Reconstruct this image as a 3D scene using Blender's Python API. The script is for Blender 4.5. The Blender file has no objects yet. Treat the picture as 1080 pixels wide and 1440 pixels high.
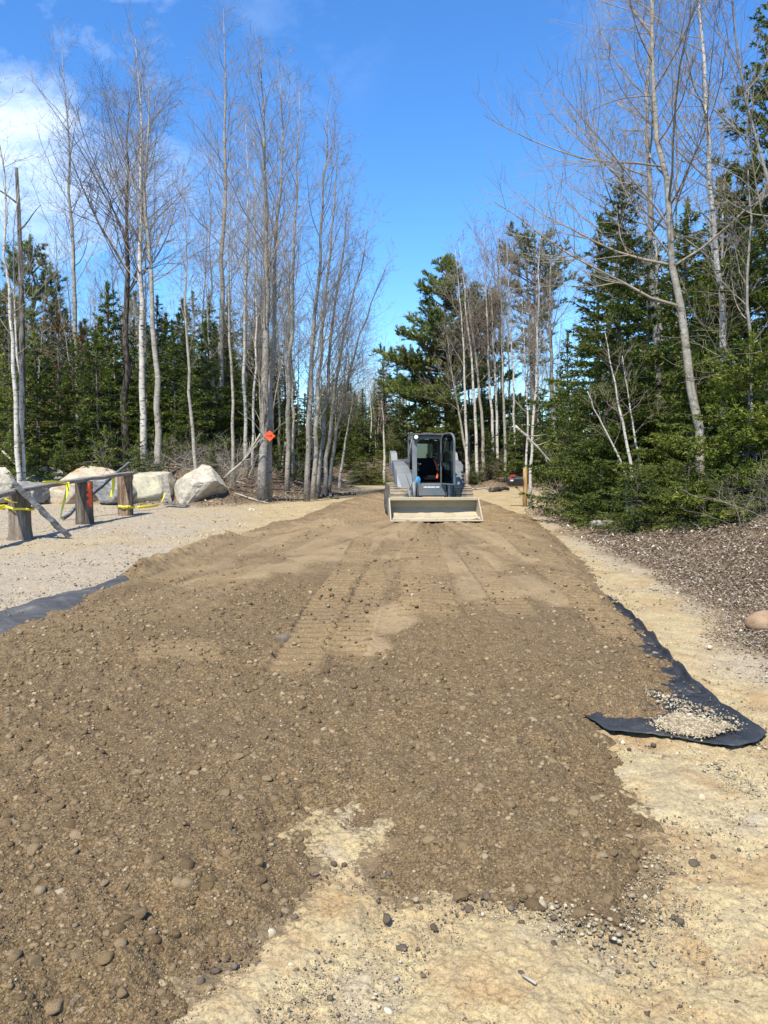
import bpy, math, random
import numpy as np
from mathutils import Vector, Matrix
R = math.radians
C = bpy.context.scene.collection
RNG = np.random.default_rng(7)
random.seed(7)

# ------------------------------------------------------------------ camera model (photo 1080 x 1440)
CAMZ = 1.6; PITCH = R(4.08); F = 1080.0
def ray(px, py):
    a = (px-540)/F; b = (720-py)/F
    return np.array([a, math.cos(PITCH) + b*math.sin(PITCH), -math.sin(PITCH) + b*math.cos(PITCH)])
def G(px, py, z=0.0):
    d = ray(px, py); t = (z-CAMZ)/d[2]
    return np.array([d[0]*t, d[1]*t])
def P(px, py, Y):
    d = ray(px, py); t = Y/d[1]
    return np.array([d[0]*t, Y, CAMZ + d[2]*t])
def project_x(x, y): return 540 + F*x/max(y, .1)

# ------------------------------------------------------------------ noise
def _h(ix, iy, s):
    n = (ix*374761393 + iy*668265263 + s*974634777) & 0xffffffff
    n = ((n ^ (n >> 13))*1274126177) & 0xffffffff
    n = (n ^ (n >> 16)) & 0xffffff
    return n/float(0xffffff)
def vn(x, y, s=0):
    xf = np.floor(x); yf = np.floor(y); ix = xf.astype(np.int64); iy = yf.astype(np.int64)
    fx = x-xf; fy = y-yf; fx = fx*fx*(3-2*fx); fy = fy*fy*(3-2*fy)
    a = _h(ix, iy, s); b = _h(ix+1, iy, s); c = _h(ix, iy+1, s); d = _h(ix+1, iy+1, s)
    return (a+(b-a)*fx)*(1-fy) + (c+(d-c)*fx)*fy - .5
def fbm(x, y, o=4, s=0, g=.5):
    r = 0; a = 1
    for i in range(o):
        r = r + a*vn(x*2**i + 13.7*i, y*2**i - 7.3*i, s+i); a *= g
    return r
def sstep(a, b, x):
    t = np.clip((x-a)/(b-a), 0, 1); return t*t*(3-2*t)
def sdf(x, y, poly):
    """signed distance to a polygon, positive inside"""
    poly = np.asarray(poly, float); d = np.full(x.shape, 1e9); ins = np.zeros(x.shape, bool)
    n = len(poly)
    for i in range(n):
        ax, ay = poly[i]; bx, by = poly[(i+1) % n]
        ex, ey = bx-ax, by-ay; L = ex*ex+ey*ey+1e-12
        t = np.clip(((x-ax)*ex+(y-ay)*ey)/L, 0, 1)
        d = np.minimum(d, (x-ax-t*ex)**2+(y-ay-t*ey)**2)
        if ay != by:
            c = ((ay > y) != (by > y)) & (x < ex*(y-ay)/ey+ax); ins ^= c
    d = np.sqrt(d); return np.where(ins, d, -d)
def seg_uv(x, y, pts):
    """along / across coordinates relative to a polyline"""
    best = np.full(x.shape, 1e9); U = np.zeros(x.shape); V = np.zeros(x.shape); acc = 0; tot = 0
    for (ax, ay), (bx, by) in zip(pts[:-1], pts[1:]): tot += math.hypot(bx-ax, by-ay)
    for (ax, ay), (bx, by) in zip(pts[:-1], pts[1:]):
        ex, ey = bx-ax, by-ay; L = math.hypot(ex, ey)
        t = ((x-ax)*ex+(y-ay)*ey)/L; tc = np.clip(t, 0, L)
        dx = x-ax-tc*ex/L; dy = y-ay-tc*ey/L; d = np.hypot(dx, dy)
        m = d < best; best = np.where(m, d, best)
        U = np.where(m, acc+tc, U); V = np.where(m, (-(x-ax)*ey+(y-ay)*ex)/L, V); acc += L
    return U, V, best, tot

# ------------------------------------------------------------------ plan of the place
CLEAR = [(-24, -12), (-24, 27)] + [tuple(G(*p)) for p in ((0, 702), (120, 709), (200, 712), (310, 713), (395, 708), (450, 698), (503, 687))] + \
        [(-3.2, 42), (-8, 47), (-18, 50), (-18, 53), (-7, 51), (-1.0, 47), (1.6, 43), (3.4, 39.5), (7, 38), (12, 38.5), (26, 41), (26, 35),
         (12, 32), (8.0, 29.5), (6.2, 27)] + [tuple(G(*p)) for p in ((748, 712), (756, 722), (812, 754), (884, 792), (975, 840), (1048, 898), (1110, 950), (1180, 1000))] + \
        [(3.4, 2), (5.0, -2), (6, -12)]
FILL = [tuple(G(*p)) for p in ((548, 688), (640, 693), (700, 712), (745, 728), (782, 758), (822, 800), (848, 842), (880, 880), (912, 922), (938, 950), (932, 985), (948, 1012),
        (900, 1017), (832, 1010), (836, 1036), (852, 1050), (850, 1082), (885, 1118), (928, 1160), (942, 1190), (920, 1235), (908, 1275), (870, 1300), (800, 1288), (740, 1272),
        (690, 1262), (650, 1255), (600, 1262), (560, 1262), (534, 1256), (516, 1222), (500, 1176), (480, 1160), (462, 1170), (446, 1225), (424, 1260), (390, 1298), (350, 1345), (300, 1372), (272, 1410), (235, 1440), (180, 1500))] + \
       [(-1.7, 1.2), (-5, 1.0), (-7, 3), tuple(G(-200, 1000)), tuple(G(0, 893)), tuple(G(100, 853)), tuple(G(178, 820)), tuple(G(245, 790)), tuple(G(322, 764)), tuple(G(350, 750)), tuple(G(420, 730)), tuple(G(500, 700))]
def base_parts(x, y):
    s = sdf(x, y, CLEAR)                      # positive in the clearing
    out = -s
    left = sstep(1.5, -1.5, x)
    hl = 1.15*sstep(-.2, 3.6, out) + .5*sstep(3, 14, out)
    hr = .72*sstep(0.2, 4.0, out) + .5*sstep(5, 16, out)
    hr2 = 1.0*sstep(0, 5, out)
    hr = np.where(y > 30, hr + (hr2-hr)*sstep(30, 40, y), hr)
    bank = hl*left + hr*(1-left)
    # brush mound at the end of the left bank
    mx, my = G(470, 690); bank = bank + .35*np.exp(-(((x-mx+.6)/1.6)**2 + ((y-my-1.0)/2.2)**2))*sstep(-.1, .8, out)
    return s, bank
def ground_h(x, y):
    x = np.atleast_1d(np.asarray(x, float)); y = np.atleast_1d(np.asarray(y, float))
    s, bank = base_parts(x, y)
    lit = sstep(.25, -.35, s + .35*fbm(x*1.2, y*1.2, 3, 5))
    h = bank + .05*fbm(x*.35, y*.35, 2, 3)
    h = h + lit*(.22*fbm(x*.8, y*.8, 3, 9)*sstep(0, 2.5, -s) + .02*fbm(x*5, y*5, 2, 19))
    return h
def gh(x, y): return float(ground_h(x, y)[0])

# ------------------------------------------------------------------ mesh builder
class MB:
    def __init__(s): s.v = []; s.q = []; s.t = []; s.n = 0; s.qs = []; s.ts = []
    def add(s, v, quads=None, tris=None, smooth=True):
        v = np.asarray(v, float).reshape(-1, 3)
        if quads is not None and len(quads): s.q.append(np.asarray(quads, np.int64).reshape(-1, 4)+s.n); s.qs.append(np.full(len(s.q[-1]), smooth))
        if tris is not None and len(tris): s.t.append(np.asarray(tris, np.int64).reshape(-1, 3)+s.n); s.ts.append(np.full(len(s.t[-1]), smooth))
        s.v.append(v); s.n += len(v); return s
    def mesh(s, name, mat=None, attrs=None):
        v = np.concatenate(s.v); m = bpy.data.meshes.new(name)
        q = np.concatenate(s.q) if s.q else np.zeros((0, 4), np.int64); t = np.concatenate(s.t) if s.t else np.zeros((0, 3), np.int64)
        m.vertices.add(len(v)); m.vertices.foreach_set('co', v.astype(np.float32).ravel())
        loops = np.concatenate([q.ravel(), t.ravel()]).astype(np.int32)
        m.loops.add(len(loops)); m.loops.foreach_set('vertex_index', loops)
        np_ = len(q)+len(t); m.polygons.add(np_)
        starts = np.concatenate([np.arange(len(q))*4, len(q)*4+np.arange(len(t))*3]).astype(np.int32)
        m.polygons.foreach_set('loop_start', starts)
        sm = np.concatenate((s.qs or [np.zeros(0, bool)]) + (s.ts or [np.zeros(0, bool)])).astype(bool)
        m.polygons.foreach_set('use_smooth', sm)
        if attrs:
            for k, a in attrs.items():
                at = m.attributes.new(k, 'FLOAT', 'POINT'); at.data.foreach_set('value', np.asarray(a, np.float32).ravel())
        m.update(calc_edges=True); m.validate()
        if mat: m.materials.append(mat)
        return m
    def build(s, name, mat, parent=None, loc=None):
        o = bpy.data.objects.new(name, s.mesh(name, mat)); C.objects.link(o)
        if parent: o.parent = parent
        if loc is not None: o.location = loc
        return o
    # -- shapes
    def tubes(s, paths, radii, n=6, cap=True):
        """paths (N,K,3), radii (N,K)"""
        paths = np.asarray(paths, float); radii = np.asarray(radii, float)
        if paths.ndim == 2: paths = paths[None]; radii = radii[None]
        N, K, _ = paths.shape
        d = np.gradient(paths, axis=1); d /= np.linalg.norm(d, axis=2, keepdims=True)+1e-12
        ref = np.zeros((N, 1, 3)); big = np.abs(d[:, :, 2]).mean(axis=1) > .8
        ref[big, 0, 0] = 1; ref[~big, 0, 2] = 1
        u = np.cross(d, ref); u /= np.linalg.norm(u, axis=2, keepdims=True)+1e-12
        w = np.cross(d, u)
        a = np.arange(n)*2*math.pi/n
        ring = paths[:, :, None, :] + radii[:, :, None, None]*(np.cos(a)[None, None, :, None]*u[:, :, None, :] + np.sin(a)[None, None, :, None]*w[:, :, None, :])
        v = ring.reshape(-1, 3)
        base = (np.arange(N)*K*n)[:, None, None] + (np.arange(K-1)*n)[None, :, None] + np.arange(n)[None, None, :]
        nx = (np.arange(n)+1) % n
        b2 = (np.arange(N)*K*n)[:, None, None] + (np.arange(K-1)*n)[None, :, None] + nx[None, None, :]
        q = np.stack([base, b2, b2+n, base+n], -1).reshape(-1, 4)
        tr = None
        if cap and n > 3:
            k0 = (np.arange(N)*K*n)[:, None]; i = np.arange(1, n-1)[None]
            k1 = k0+(K-1)*n
            tr = np.concatenate([np.stack([k0+0*i, k0+i+1, k0+i], -1).reshape(-1, 3), np.stack([k1+0*i, k1+i, k1+i+1], -1).reshape(-1, 3)])
        return s.add(v, q, tr)
    def box(s, c, size, rot=None, bev=0.0):
        """box with chamfered edges (24 verts) when bev > 0"""
        hx, hy, hz = [k/2 for k in size]
        M = np.array(rot.to_3x3()) if rot is not None else np.eye(3)
        if bev <= 0:
            v = np.array([(x, y, z) for x in (-hx, hx) for y in (-hy, hy) for z in (-hz, hz)])
            q = [(0, 1, 3, 2), (4, 6, 7, 5), (0, 4, 5, 1), (2, 3, 7, 6), (0, 2, 6, 4), (1, 5, 7, 3)]
            return s.add(v@M.T+np.array(c), q, smooth=False)
        b = min(bev, hx*.9, hy*.9, hz*.9)
        v = []; idx = {}
        for sx in (-1, 1):
            for sy in (-1, 1):
                for sz in (-1, 1):
                    for k, (px, py, pz) in enumerate(((hx, hy-b, hz-b), (hx-b, hy, hz-b), (hx-b, hy-b, hz))):
                        idx[(sx, sy, sz, k)] = len(v); v.append((sx*px, sy*py, sz*pz))
        q = []; t = []
        def fq(a):
            p = np.array([v[i] for i in a]); n_ = np.cross(p[1]-p[0], p[2]-p[1])
            if np.dot(n_, p.mean(0)) < 0: a = a[::-1]
            (q if len(a) == 4 else t).append(a)
        for sgn in (-1, 1):
            fq([idx[(sgn, -1, -1, 0)], idx[(sgn, 1, -1, 0)], idx[(sgn, 1, 1, 0)], idx[(sgn, -1, 1, 0)]])
            fq([idx[(-1, sgn, -1, 1)], idx[(1, sgn, -1, 1)], idx[(1, sgn, 1, 1)], idx[(-1, sgn, 1, 1)]])
            fq([idx[(-1, -1, sgn, 2)], idx[(1, -1, sgn, 2)], idx[(1, 1, sgn, 2)], idx[(-1, 1, sgn, 2)]])
        for a_ in (-1, 1):
            for b_ in (-1, 1):
                fq([idx[(a_, b_, -1, 0)], idx[(a_, b_, 1, 0)], idx[(a_, b_, 1, 1)], idx[(a_, b_, -1, 1)]])
                fq([idx[(a_, -1, b_, 0)], idx[(a_, 1, b_, 0)], idx[(a_, 1, b_, 2)], idx[(a_, -1, b_, 2)]])
                fq([idx[(-1, a_, b_, 1)], idx[(1, a_, b_, 1)], idx[(1, a_, b_, 2)], idx[(-1, a_, b_, 2)]])
                for c_ in (-1, 1): fq([idx[(a_, b_, c_, 0)], idx[(a_, b_, c_, 1)], idx[(a_, b_, c_, 2)]])
        return s.add(np.array(v)@M.T+np.array(c), q, t, smooth=False)
    def prism(s, prof, x0, x1, axis='x', smooth=False):
        """profile polygon (a,b) extruded along an axis; ear-free fan via mathutils tessellation"""
        from mathutils.geometry import tessellate_polygon
        n = len(prof); tri = tessellate_polygon([[Vector((a, b, 0)) for a, b in prof]])
        def mk(a, b, x): return {'x': (x, a, b), 'y': (a, x, b), 'z': (a, b, x)}[axis]
        v = [mk(a, b, x0) for a, b in prof]+[mk(a, b, x1) for a, b in prof]
        q = [(i, (i+1) % n, (i+1) % n+n, i+n) for i in range(n)]
        s.add(v, q, [tuple(t) for t in tri]+[tuple(i+n for i in reversed(t)) for t in tri], smooth=smooth); return s
    def blob(s, c, size, sub=2, seed=0, amp=.18, freq=1.6, rot=None, flat=False, cuts=0):
        v, t = ICO[sub]; rg = np.random.default_rng(seed); o = rg.uniform(-50, 50, 3)
        d = 1+amp*2*(vn(v[:, 0]*freq+o[0], v[:, 1]*freq+o[1], 1)+vn(v[:, 1]*freq+o[2], v[:, 2]*freq+o[0], 2)+vn(v[:, 2]*freq+o[1], v[:, 0]*freq+o[2], 3))
        w = v*d[:, None]
        for k in range(cuts):
            nn = rg.normal(size=3); nn /= np.linalg.norm(nn); lim = rg.uniform(.55, .8)
            ex = np.maximum(w@nn-lim, 0); w = w-ex[:, None]*nn*.93
        w = w*np.array(size)/2
        if rot is not None: w = w@np.array(rot.to_3x3()).T
        return s.add(w+np.array(c), None, t, smooth=not flat)
def _ico(sub):
    import bmesh
    bm = bmesh.new(); bmesh.ops.create_icosphere(bm, subdivisions=sub, radius=1)
    v = np.array([p.co[:] for p in bm.verts]); t = np.array([[q.index for q in f.verts] for f in bm.faces]); bm.free(); return v, t
ICO = {k: _ico(k) for k in (1, 2, 3, 4, 5)}

# ------------------------------------------------------------------ tagging
def tag(o, label=None, cat=None, group=None, kind=None):
    if label: o['label'] = label
    if cat: o['category'] = cat
    if group: o['group'] = group
    if kind: o['kind'] = kind
    return o
def empty(name, loc=(0, 0, 0), rz=0):
    o = bpy.data.objects.new(name, None); C.objects.link(o); o.location = loc; o.rotation_euler = (0, 0, rz); o.empty_display_size = .2; return o
def copy_tree(o, parent=None):
    c = o.copy(); C.objects.link(c)
    if parent: c.parent = parent
    for ch in list(o.children): copy_tree(ch, c)
    return c
ORD = ['', 'first', 'second', 'third', 'fourth', 'fifth', 'sixth', 'seventh', 'eighth', 'ninth', 'tenth', 'eleventh', 'twelfth', 'thirteenth', 'fourteenth', 'fifteenth', 'sixteenth', 'seventeenth', 'eighteenth', 'nineteenth']
def ordinal(n):
    if n < 20: return ORD[n]
    t = {2: 'twenty', 3: 'thirty', 4: 'forty', 5: 'fifty', 6: 'sixty', 7: 'seventy', 8: 'eighty'}[n//10]
    return ({2: 'twentieth', 3: 'thirtieth', 4: 'fortieth', 5: 'fiftieth', 6: 'sixtieth', 7: 'seventieth', 8: 'eightieth'}[n//10]) if n % 10 == 0 else t+'-'+ORD[n % 10]

# ------------------------------------------------------------------ materials
class NT:
    def __init__(s, name):
        s.m = bpy.data.materials.new(name); s.m.use_nodes = True; s.t = s.m.node_tree; s.t.nodes.clear()
        s.out = s.t.nodes.new('ShaderNodeOutputMaterial')
    def n(s, typ, ins=None, **kw):
        nd = s.t.nodes.new('ShaderNode'+typ)
        for k, v in kw.items(): setattr(nd, k, v)
        for k, v in (ins or {}).items():
            if isinstance(v, bpy.types.NodeSocket): s.t.links.new(v, nd.inputs[k])
            elif isinstance(v, bpy.types.Node): s.t.links.new(v.outputs[0], nd.inputs[k])
            else: nd.inputs[k].default_value = v
        return nd
    def coord(s, which='Object', scale=(1, 1, 1)):
        tc = s.n('TexCoord'); mp = s.n('Mapping', {0: tc.outputs[which]}); mp.inputs['Scale'].default_value = scale; return mp.outputs[0]
    def noise(s, vec, scale, detail=3, rough=.55, dist=0): return s.n('TexNoise', {'Vector': vec, 'Scale': scale, 'Detail': detail, 'Roughness': rough, 'Distortion': dist}).outputs['Fac']
    def ramp(s, fac, pts):
        nd = s.n('ValToRGB', {0: fac}); e = nd.color_ramp.elements
        while len(e) < len(pts): e.new(.5)
        for el, (p, c) in zip(e, pts): el.position = p; el.color = (*(c if isinstance(c, (tuple, list)) else (c, c, c)), 1)
        return nd.outputs[0]
    def mix(s, f, a, b, mode='MIX'):
        nd = s.n('Mix', data_type='RGBA', blend_type=mode)
        for k, v in ((0, f), (6, a), (7, b)):
            if isinstance(v, bpy.types.NodeSocket): s.t.links.new(v, nd.inputs[k])
            elif isinstance(v, (int, float)): nd.inputs[k].default_value = v if k == 0 else (v, v, v, 1)
            else: nd.inputs[k].default_value = (*v, 1)
        return nd.outputs[2]
    def math(s, op, a, b=0.0, clamp=False):
        nd = s.n('Math', {0: a, 1: b}, operation=op, use_clamp=clamp); return nd.outputs[0]
    def bump(s, h, strength=.5, dist=.02, normal=None):
        ins = {'Height': h, 'Strength': strength, 'Distance': dist}
        if normal: ins['Normal'] = normal
        return s.n('Bump', ins).outputs[0]
    def surf(s, col, rough=.8, metal=0, normal=None, spec=.3, **kw):
        ins = {'Base Color': (*col, 1) if isinstance(col, tuple) else col, 'Roughness': rough, 'Metallic': metal, 'Specular IOR Level': spec}
        if normal: ins['Normal'] = normal
        ins.update(kw)
        b = s.n('BsdfPrincipled', ins); s.t.links.new(b.outputs[0], s.out.inputs[0]); return s.m
def plain(name, col, rough=.6, metal=0, var=.25, scale=8, bump=0, spec=.4):
    t = NT(name); c = t.coord(); n = t.noise(c, scale, 5, .6)
    lo = tuple(k*(1-var) for k in col); hi = tuple(min(1, k*(1+var)) for k in col)
    return t.surf(t.ramp(n, [(.3, lo), (.7, hi)]), rough, metal, t.bump(n, .4, bump) if bump else None, spec)
M = {}
def mk_ground():
    t = NT('ground'); c = t.coord('Object')
    lit = t.n('Attribute', attribute_name='litter').outputs['Fac']; pl = t.n('Attribute', attribute_name='plaza').outputs['Fac']
    n1 = t.noise(c, .9, 5, .6, .6); n2 = t.noise(c, 7, 6, .65); n3 = t.noise(c, 60, 4, .7); n4 = t.noise(c, 2.6, 5, .6, .4)
    sand = t.ramp(n1, [(.3, (.28, .215, .123)), (.45, (.365, .286, .153)), (.6, (.40, .325, .185)), (.75, (.285, .228, .138))])
    sand = t.mix(t.ramp(n4, [(.50, 0), (.62, .8)]), sand, (.32, .215, .105))
    sand = t.mix(t.ramp(n4, [(.28, .6), (.42, 0)]), sand, (.33, .29, .23))
    sand = t.mix(t.ramp(n2, [(.28, .6), (.55, 0)]), sand, (.27, .21, .13))
    dirt = t.n('Attribute', attribute_name='dirt').outputs['Fac']
    sand = t.mix(.8, sand, t.ramp(n3, [(.3, (.45, .41, .35)), (.47, (1, 1, 1)), (.7, (1.3, 1.3, 1.25))]), 'MULTIPLY')
    grav = t.ramp(n3, [(.3, (.15, .122, .09)), (.5, (.32, .27, .20)), (.7, (.50, .44, .34))])
    grav = t.mix(t.ramp(n4, [(.48, 0), (.66, .6)]), grav, (.42, .35, .23))
    grav = t.mix(t.ramp(n2, [(.25, .6), (.5, 0)]), grav, (.16, .125, .09))
    base = t.mix(pl, sand, grav)
    dn = t.math('ADD', dirt, t.math('MULTIPLY', t.math('SUBTRACT', t.noise(c, 38, 5, .75), .5), 1.8)); base = t.mix(t.ramp(dn, [(.45, 0), (.62, .9)]), base, (.15, .108, .06))
    flo = t.ramp(t.noise(c, 26, 5, .7), [(.3, (.04, .026, .015)), (.5, (.15, .108, .066)), (.68, (.33, .26, .175))])
    flo = t.mix(t.ramp(n1, [(.35, .6), (.6, 0)]), flo, (.075, .05, .034))
    col = t.mix(lit, base, flo)
    n5 = t.noise(c, 190, 3, .8); base_ = t.mix(.75, col, t.ramp(n5, [(.34, (.5, .46, .4)), (.48, (1, 1, 1)), (.68, (1.3, 1.3, 1.25))]), 'MULTIPLY'); col = base_
    h = t.math('ADD', t.math('MULTIPLY', n2, .6), t.math('MULTIPLY', n3, .5))
    b = t.bump(h, .65, .014); b = t.bump(t.noise(c, 220, 2, .6), .55, .004, b)
    return t.surf(col, .95, 0, b, .15)
M['ground'] = mk_ground()
def mk_fill():
    t = NT('brown_gravel'); c = t.coord('Object')
    sm = t.n('Attribute', attribute_name='smooth').outputs['Fac']
    n1 = t.noise(c, 1.1, 4, .6, .3); n2 = t.noise(c, 16, 6, .7); n3 = t.noise(c, 95, 4, .75); v = t.n('TexVoronoi', {'Vector': c, 'Scale': 55.0, 'Randomness': 1.0}).outputs['Color']
    col = t.ramp(n3, [(.32, (.045, .029, .014)), (.5, (.178, .121, .059)), (.68, (.37, .268, .145))])
    col = t.mix(t.ramp(n2, [(.32, .65), (.52, 0)]), col, (.085, .060, .033))
    vv = t.n('SeparateColor', {0: v}).outputs[0]
    col = t.mix(t.math('MULTIPLY', t.ramp(vv, [(.93, 0), (.99, .4)]), t.math('SUBTRACT', 1.0, sm)), col, (.38, .30, .205))
    smc = t.ramp(t.noise(c, 30, 5, .6), [(.3, (.222, .156, .08)), (.7, (.365, .27, .148))])
    col = t.mix(t.math('MULTIPLY', sm, .85), col, smc)
    col = t.mix(t.ramp(n1, [(.35, .35), (.55, 0)]), col, (.13, .092, .057))
    h = t.math('ADD', t.math('MULTIPLY', n2, .8), t.math('MULTIPLY', n3, .5))
    st = t.math('SUBTRACT', 1.0, t.math('MULTIPLY', sm, .7))
    b = t.n('Bump', {'Height': h, 'Strength': st, 'Distance': .02}).outputs[0]
    b = t.bump(t.noise(c, 260, 2, .6), .5, .003, b)
    return t.surf(col, .95, 0, b, .15)
M['fill'] = mk_fill()
def island(name, pts, rough=.9, spec=.2, trans=0, clump=None, objvar=0, bump=0, bs=60):
    t = NT(name); g = t.math('FRACT', t.math('ADD', t.n('NewGeometry').outputs['Random Per Island'], t.n('ObjectInfo').outputs['Random'])) if name.endswith('pebble') else t.n('NewGeometry').outputs['Random Per Island']; col = t.ramp(g, pts)
    if name.endswith('pebble'): col = t.mix(t.ramp(t.noise(t.coord(), 25, 4), [(.4, .6), (.6, 0)]), col, tuple(k*.6 for k in pts[0][1]))
    if clump: col = t.mix(1.0, col, t.ramp(t.noise(t.coord(), clump, 2), [(.35, (.7, .74, .66)), (.65, (1.35, 1.25, 1.05))]), 'MULTIPLY')
    if objvar:
        r = t.n('ObjectInfo').outputs['Random']; col = t.mix(1.0, col, t.ramp(r, [(0, (1-objvar, 1-objvar*.9, 1-objvar)), (.5, (1, 1, 1)), (1, (1+objvar, 1+objvar*.7, 1+objvar*.1))]), 'MULTIPLY')
    nb = t.bump(t.noise(t.coord(), bs, 4), .6, bump) if bump else None
    if not trans: return t.surf(col, rough, 0, nb, spec)
    p = t.n('BsdfPrincipled', {'Base Color': col, 'Roughness': rough, 'Specular IOR Level': spec}); tr = t.n('BsdfTranslucent', {'Color': col})
    mx = t.n('MixShader', {0: trans, 1: p.outputs[0], 2: tr.outputs[0]}); t.t.links.new(mx.outputs[0], t.out.inputs[0]); return t.m
M['pebble'] = island('brown_pebble', [(0, (.115, .078, .039)), (.3, (.18, .126, .064)), (.6, (.225, .16, .085)), (.86, (.29, .215, .122)), (.97, (.32, .245, .15)), (1, (.40, .33, .22))], bump=.004)
M['pale_pebble'] = island('pale_pebble', [(0, (.22, .175, .105)), (.5, (.37, .30, .19)), (1, (.56, .49, .35))], bump=.004)
M['dark_pebble'] = island('dark_pebble', [(0, (.10, .075, .052)), (1, (.19, .15, .11))], bump=.004)
M['leaf'] = island('dead_leaf', [(0, (.10, .068, .042)), (.35, (.20, .152, .10)), (.7, (.29, .232, .165)), (.92, (.38, .32, .235)), (1, (.60, .53, .42))], trans=.15)
M['needle'] = island('fir_needles', [(0, (.056, .080, .019)), (.5, (.120, .165, .034)), (.85, (.195, .245, .050)), (1, (.27, .30, .075))], .55, .3, .3, 1.3, .3)
M['needle_dark'] = island('spruce_needles', [(0, (.048, .072, .022)), (.5, (.100, .140, .038)), (1, (.18, .215, .062))], .6, .3, .25, 1.1, .3)
M['needle_pine'] = island('pine_needles', [(0, (.075, .112, .036)), (.5, (.165, .225, .07)), (1, (.30, .34, .12))], .55, .3, .3, .8, .15)
M['needle_yellow'] = island('bush_needles', [(0, (.055, .082, .020)), (.5, (.115, .16, .035)), (1, (.21, .25, .06))], .55, .3, .3, 1.5, .2)
M['needle_rust'] = island('rusty_needles', [(0, (.10, .06, .03)), (.6, (.20, .125, .065)), (1, (.13, .13, .05))], .8, .2, .2, 1.2)
def bark(name, a, b, dark, dthr=.36, sc=(7, 7, 26), lichen=None, bump=.01):
    t = NT(name); c = t.coord('Object', sc); n = t.noise(c, 1, 5, .65); c2 = t.coord('Object', (3, 3, 3)); n2 = t.noise(c2, 1.0, 3, .6)
    col = t.ramp(n2, [(.35, a), (.65, b)])
    col = t.mix(t.ramp(n, [(dthr, 1), (dthr+.07, 0)]), col, dark)
    if lichen: col = t.mix(t.ramp(t.noise(t.coord('Object', (9, 9, 12)), 1, 3), [(.56, 0), (.64, .8)]), col, lichen)
    nb = t.bump(n, .6, bump)
    return t.surf(col, .9, 0, nb, .15)
M['birch'] = bark('birch_bark', (.36, .33, .28), (.54, .51, .45), (.05, .045, .04), .38, (5, 5, 16))
M['aspen'] = bark('aspen_bark', (.215, .19, .15), (.33, .30, .245), (.09, .08, .065), .36, (6, 6, 14), (.38, .365, .31))
M['grey_bark'] = bark('grey_bark', (.165, .148, .125), (.265, .245, .21), (.07, .06, .05), .38, (9, 9, 5), (.33, .33, .285))
M['dark_bark'] = bark('dark_bark', (.065, .055, .045), (.12, .105, .088), (.025, .02, .018), .45, (14, 14, 4))
M['fir_bark'] = bark('fir_bark', (.09, .075, .06), (.16, .14, .12), (.03, .025, .02), .42, (14, 14, 8))
M['snag_bark'] = bark('snag_bark', (.10, .09, .08), (.19, .175, .155), (.04, .035, .03), .44, (16, 16, 2))
M['twig'] = plain('twig', (.235, .195, .145), .9, 0, .35, 2)
M['twig_pale'] = plain('pale_twig', (.33, .295, .235), .9, 0, .3, 2)
M['twig_dark'] = plain('dark_twig', (.10, .08, .066), .9, 0, .35, 2)
M['twig_red'] = plain('budding_twig', (.235, .17, .14), .9, 0, .3, 2)
def wood(name, a, b, sc=(18, 18, 2.0), bump=.006):
    t = NT(name); n = t.noise(t.coord('Object', sc), 1, 6, .7, .4); n2 = t.noise(t.coord('Object', (2, 2, 2)), 1, 3)
    col = t.ramp(n, [(.33, tuple(k*.35 for k in a)), (.48, a), (.68, b)]); col = t.mix(t.ramp(n2, [(.4, .5), (.6, 0)]), col, tuple(k*.6 for k in a))
    return t.surf(col, .9, 0, t.bump(n, 1.0, bump), .15)
M['post'] = wood('weathered_post', (.20, .16, .12), (.40, .33, .26), bump=.03)
M['post_dark'] = wood('dark_weathered_post', (.12, .097, .075), (.27, .23, .185), bump=.03)
M['post_red'] = wood('split_post', (.19, .12, .075), (.46, .38, .29), bump=.03)
M['plank'] = wood('grey_plank', (.23, .20, .17), (.42, .385, .335), (3, 25, 25))
M['plank_dark'] = wood('old_dark_plank', (.13, .13, .13), (.26, .27, .27), (2, 18, 18))
M['yellow_wood'] = wood('fresh_timber', (.42, .27, .11), (.60, .42, .20), (14, 14, 1.5))
def rock(name, a, b, st, stain=(.36, .20, .10), thr=.56):
    t = NT(name); c = t.coord('Object'); n = t.noise(c, 1.3, 6, .6, .5); n2 = t.noise(c, 9, 6, .7); n3 = t.noise(t.coord('Object', (1, 1, 2.2)), 1.6, 3, .5, .3)
    col = t.ramp(n, [(.35, a), (.65, b)]); col = t.mix(t.ramp(n3, [(thr, 0), (thr+.1, st)]), col, stain); col = t.mix(t.ramp(n2, [(.3, .7), (.48, 0)]), col, tuple(k*.45 for k in a))
    h = t.math('ADD', n, t.math('MULTIPLY', n2, .35)); return t.surf(col, .92, 0, t.bump(h, .9, .08), .15)
M['rock_pale'] = rock('pale_rock', (.37, .33, .25), (.54, .49, .385), .85, (.22, .21, .19), .55)
M['rock_grey'] = rock('grey_rock', (.17, .17, .165), (.30, .295, .28), .4, (.42, .39, .31))
M['rock_tan'] = rock('tan_rock', (.36, .31, .225), (.50, .44, .33), .85, (.40, .235, .12), .5)
M['rock_yellow'] = rock('yellowish_rock', (.36, .34, .25), (.52, .48, .34), .5, (.55, .45, .22), .55)
M['stone_tan'] = rock('brown_stone', (.26, .17, .10), (.38, .27, .17), .3)
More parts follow.
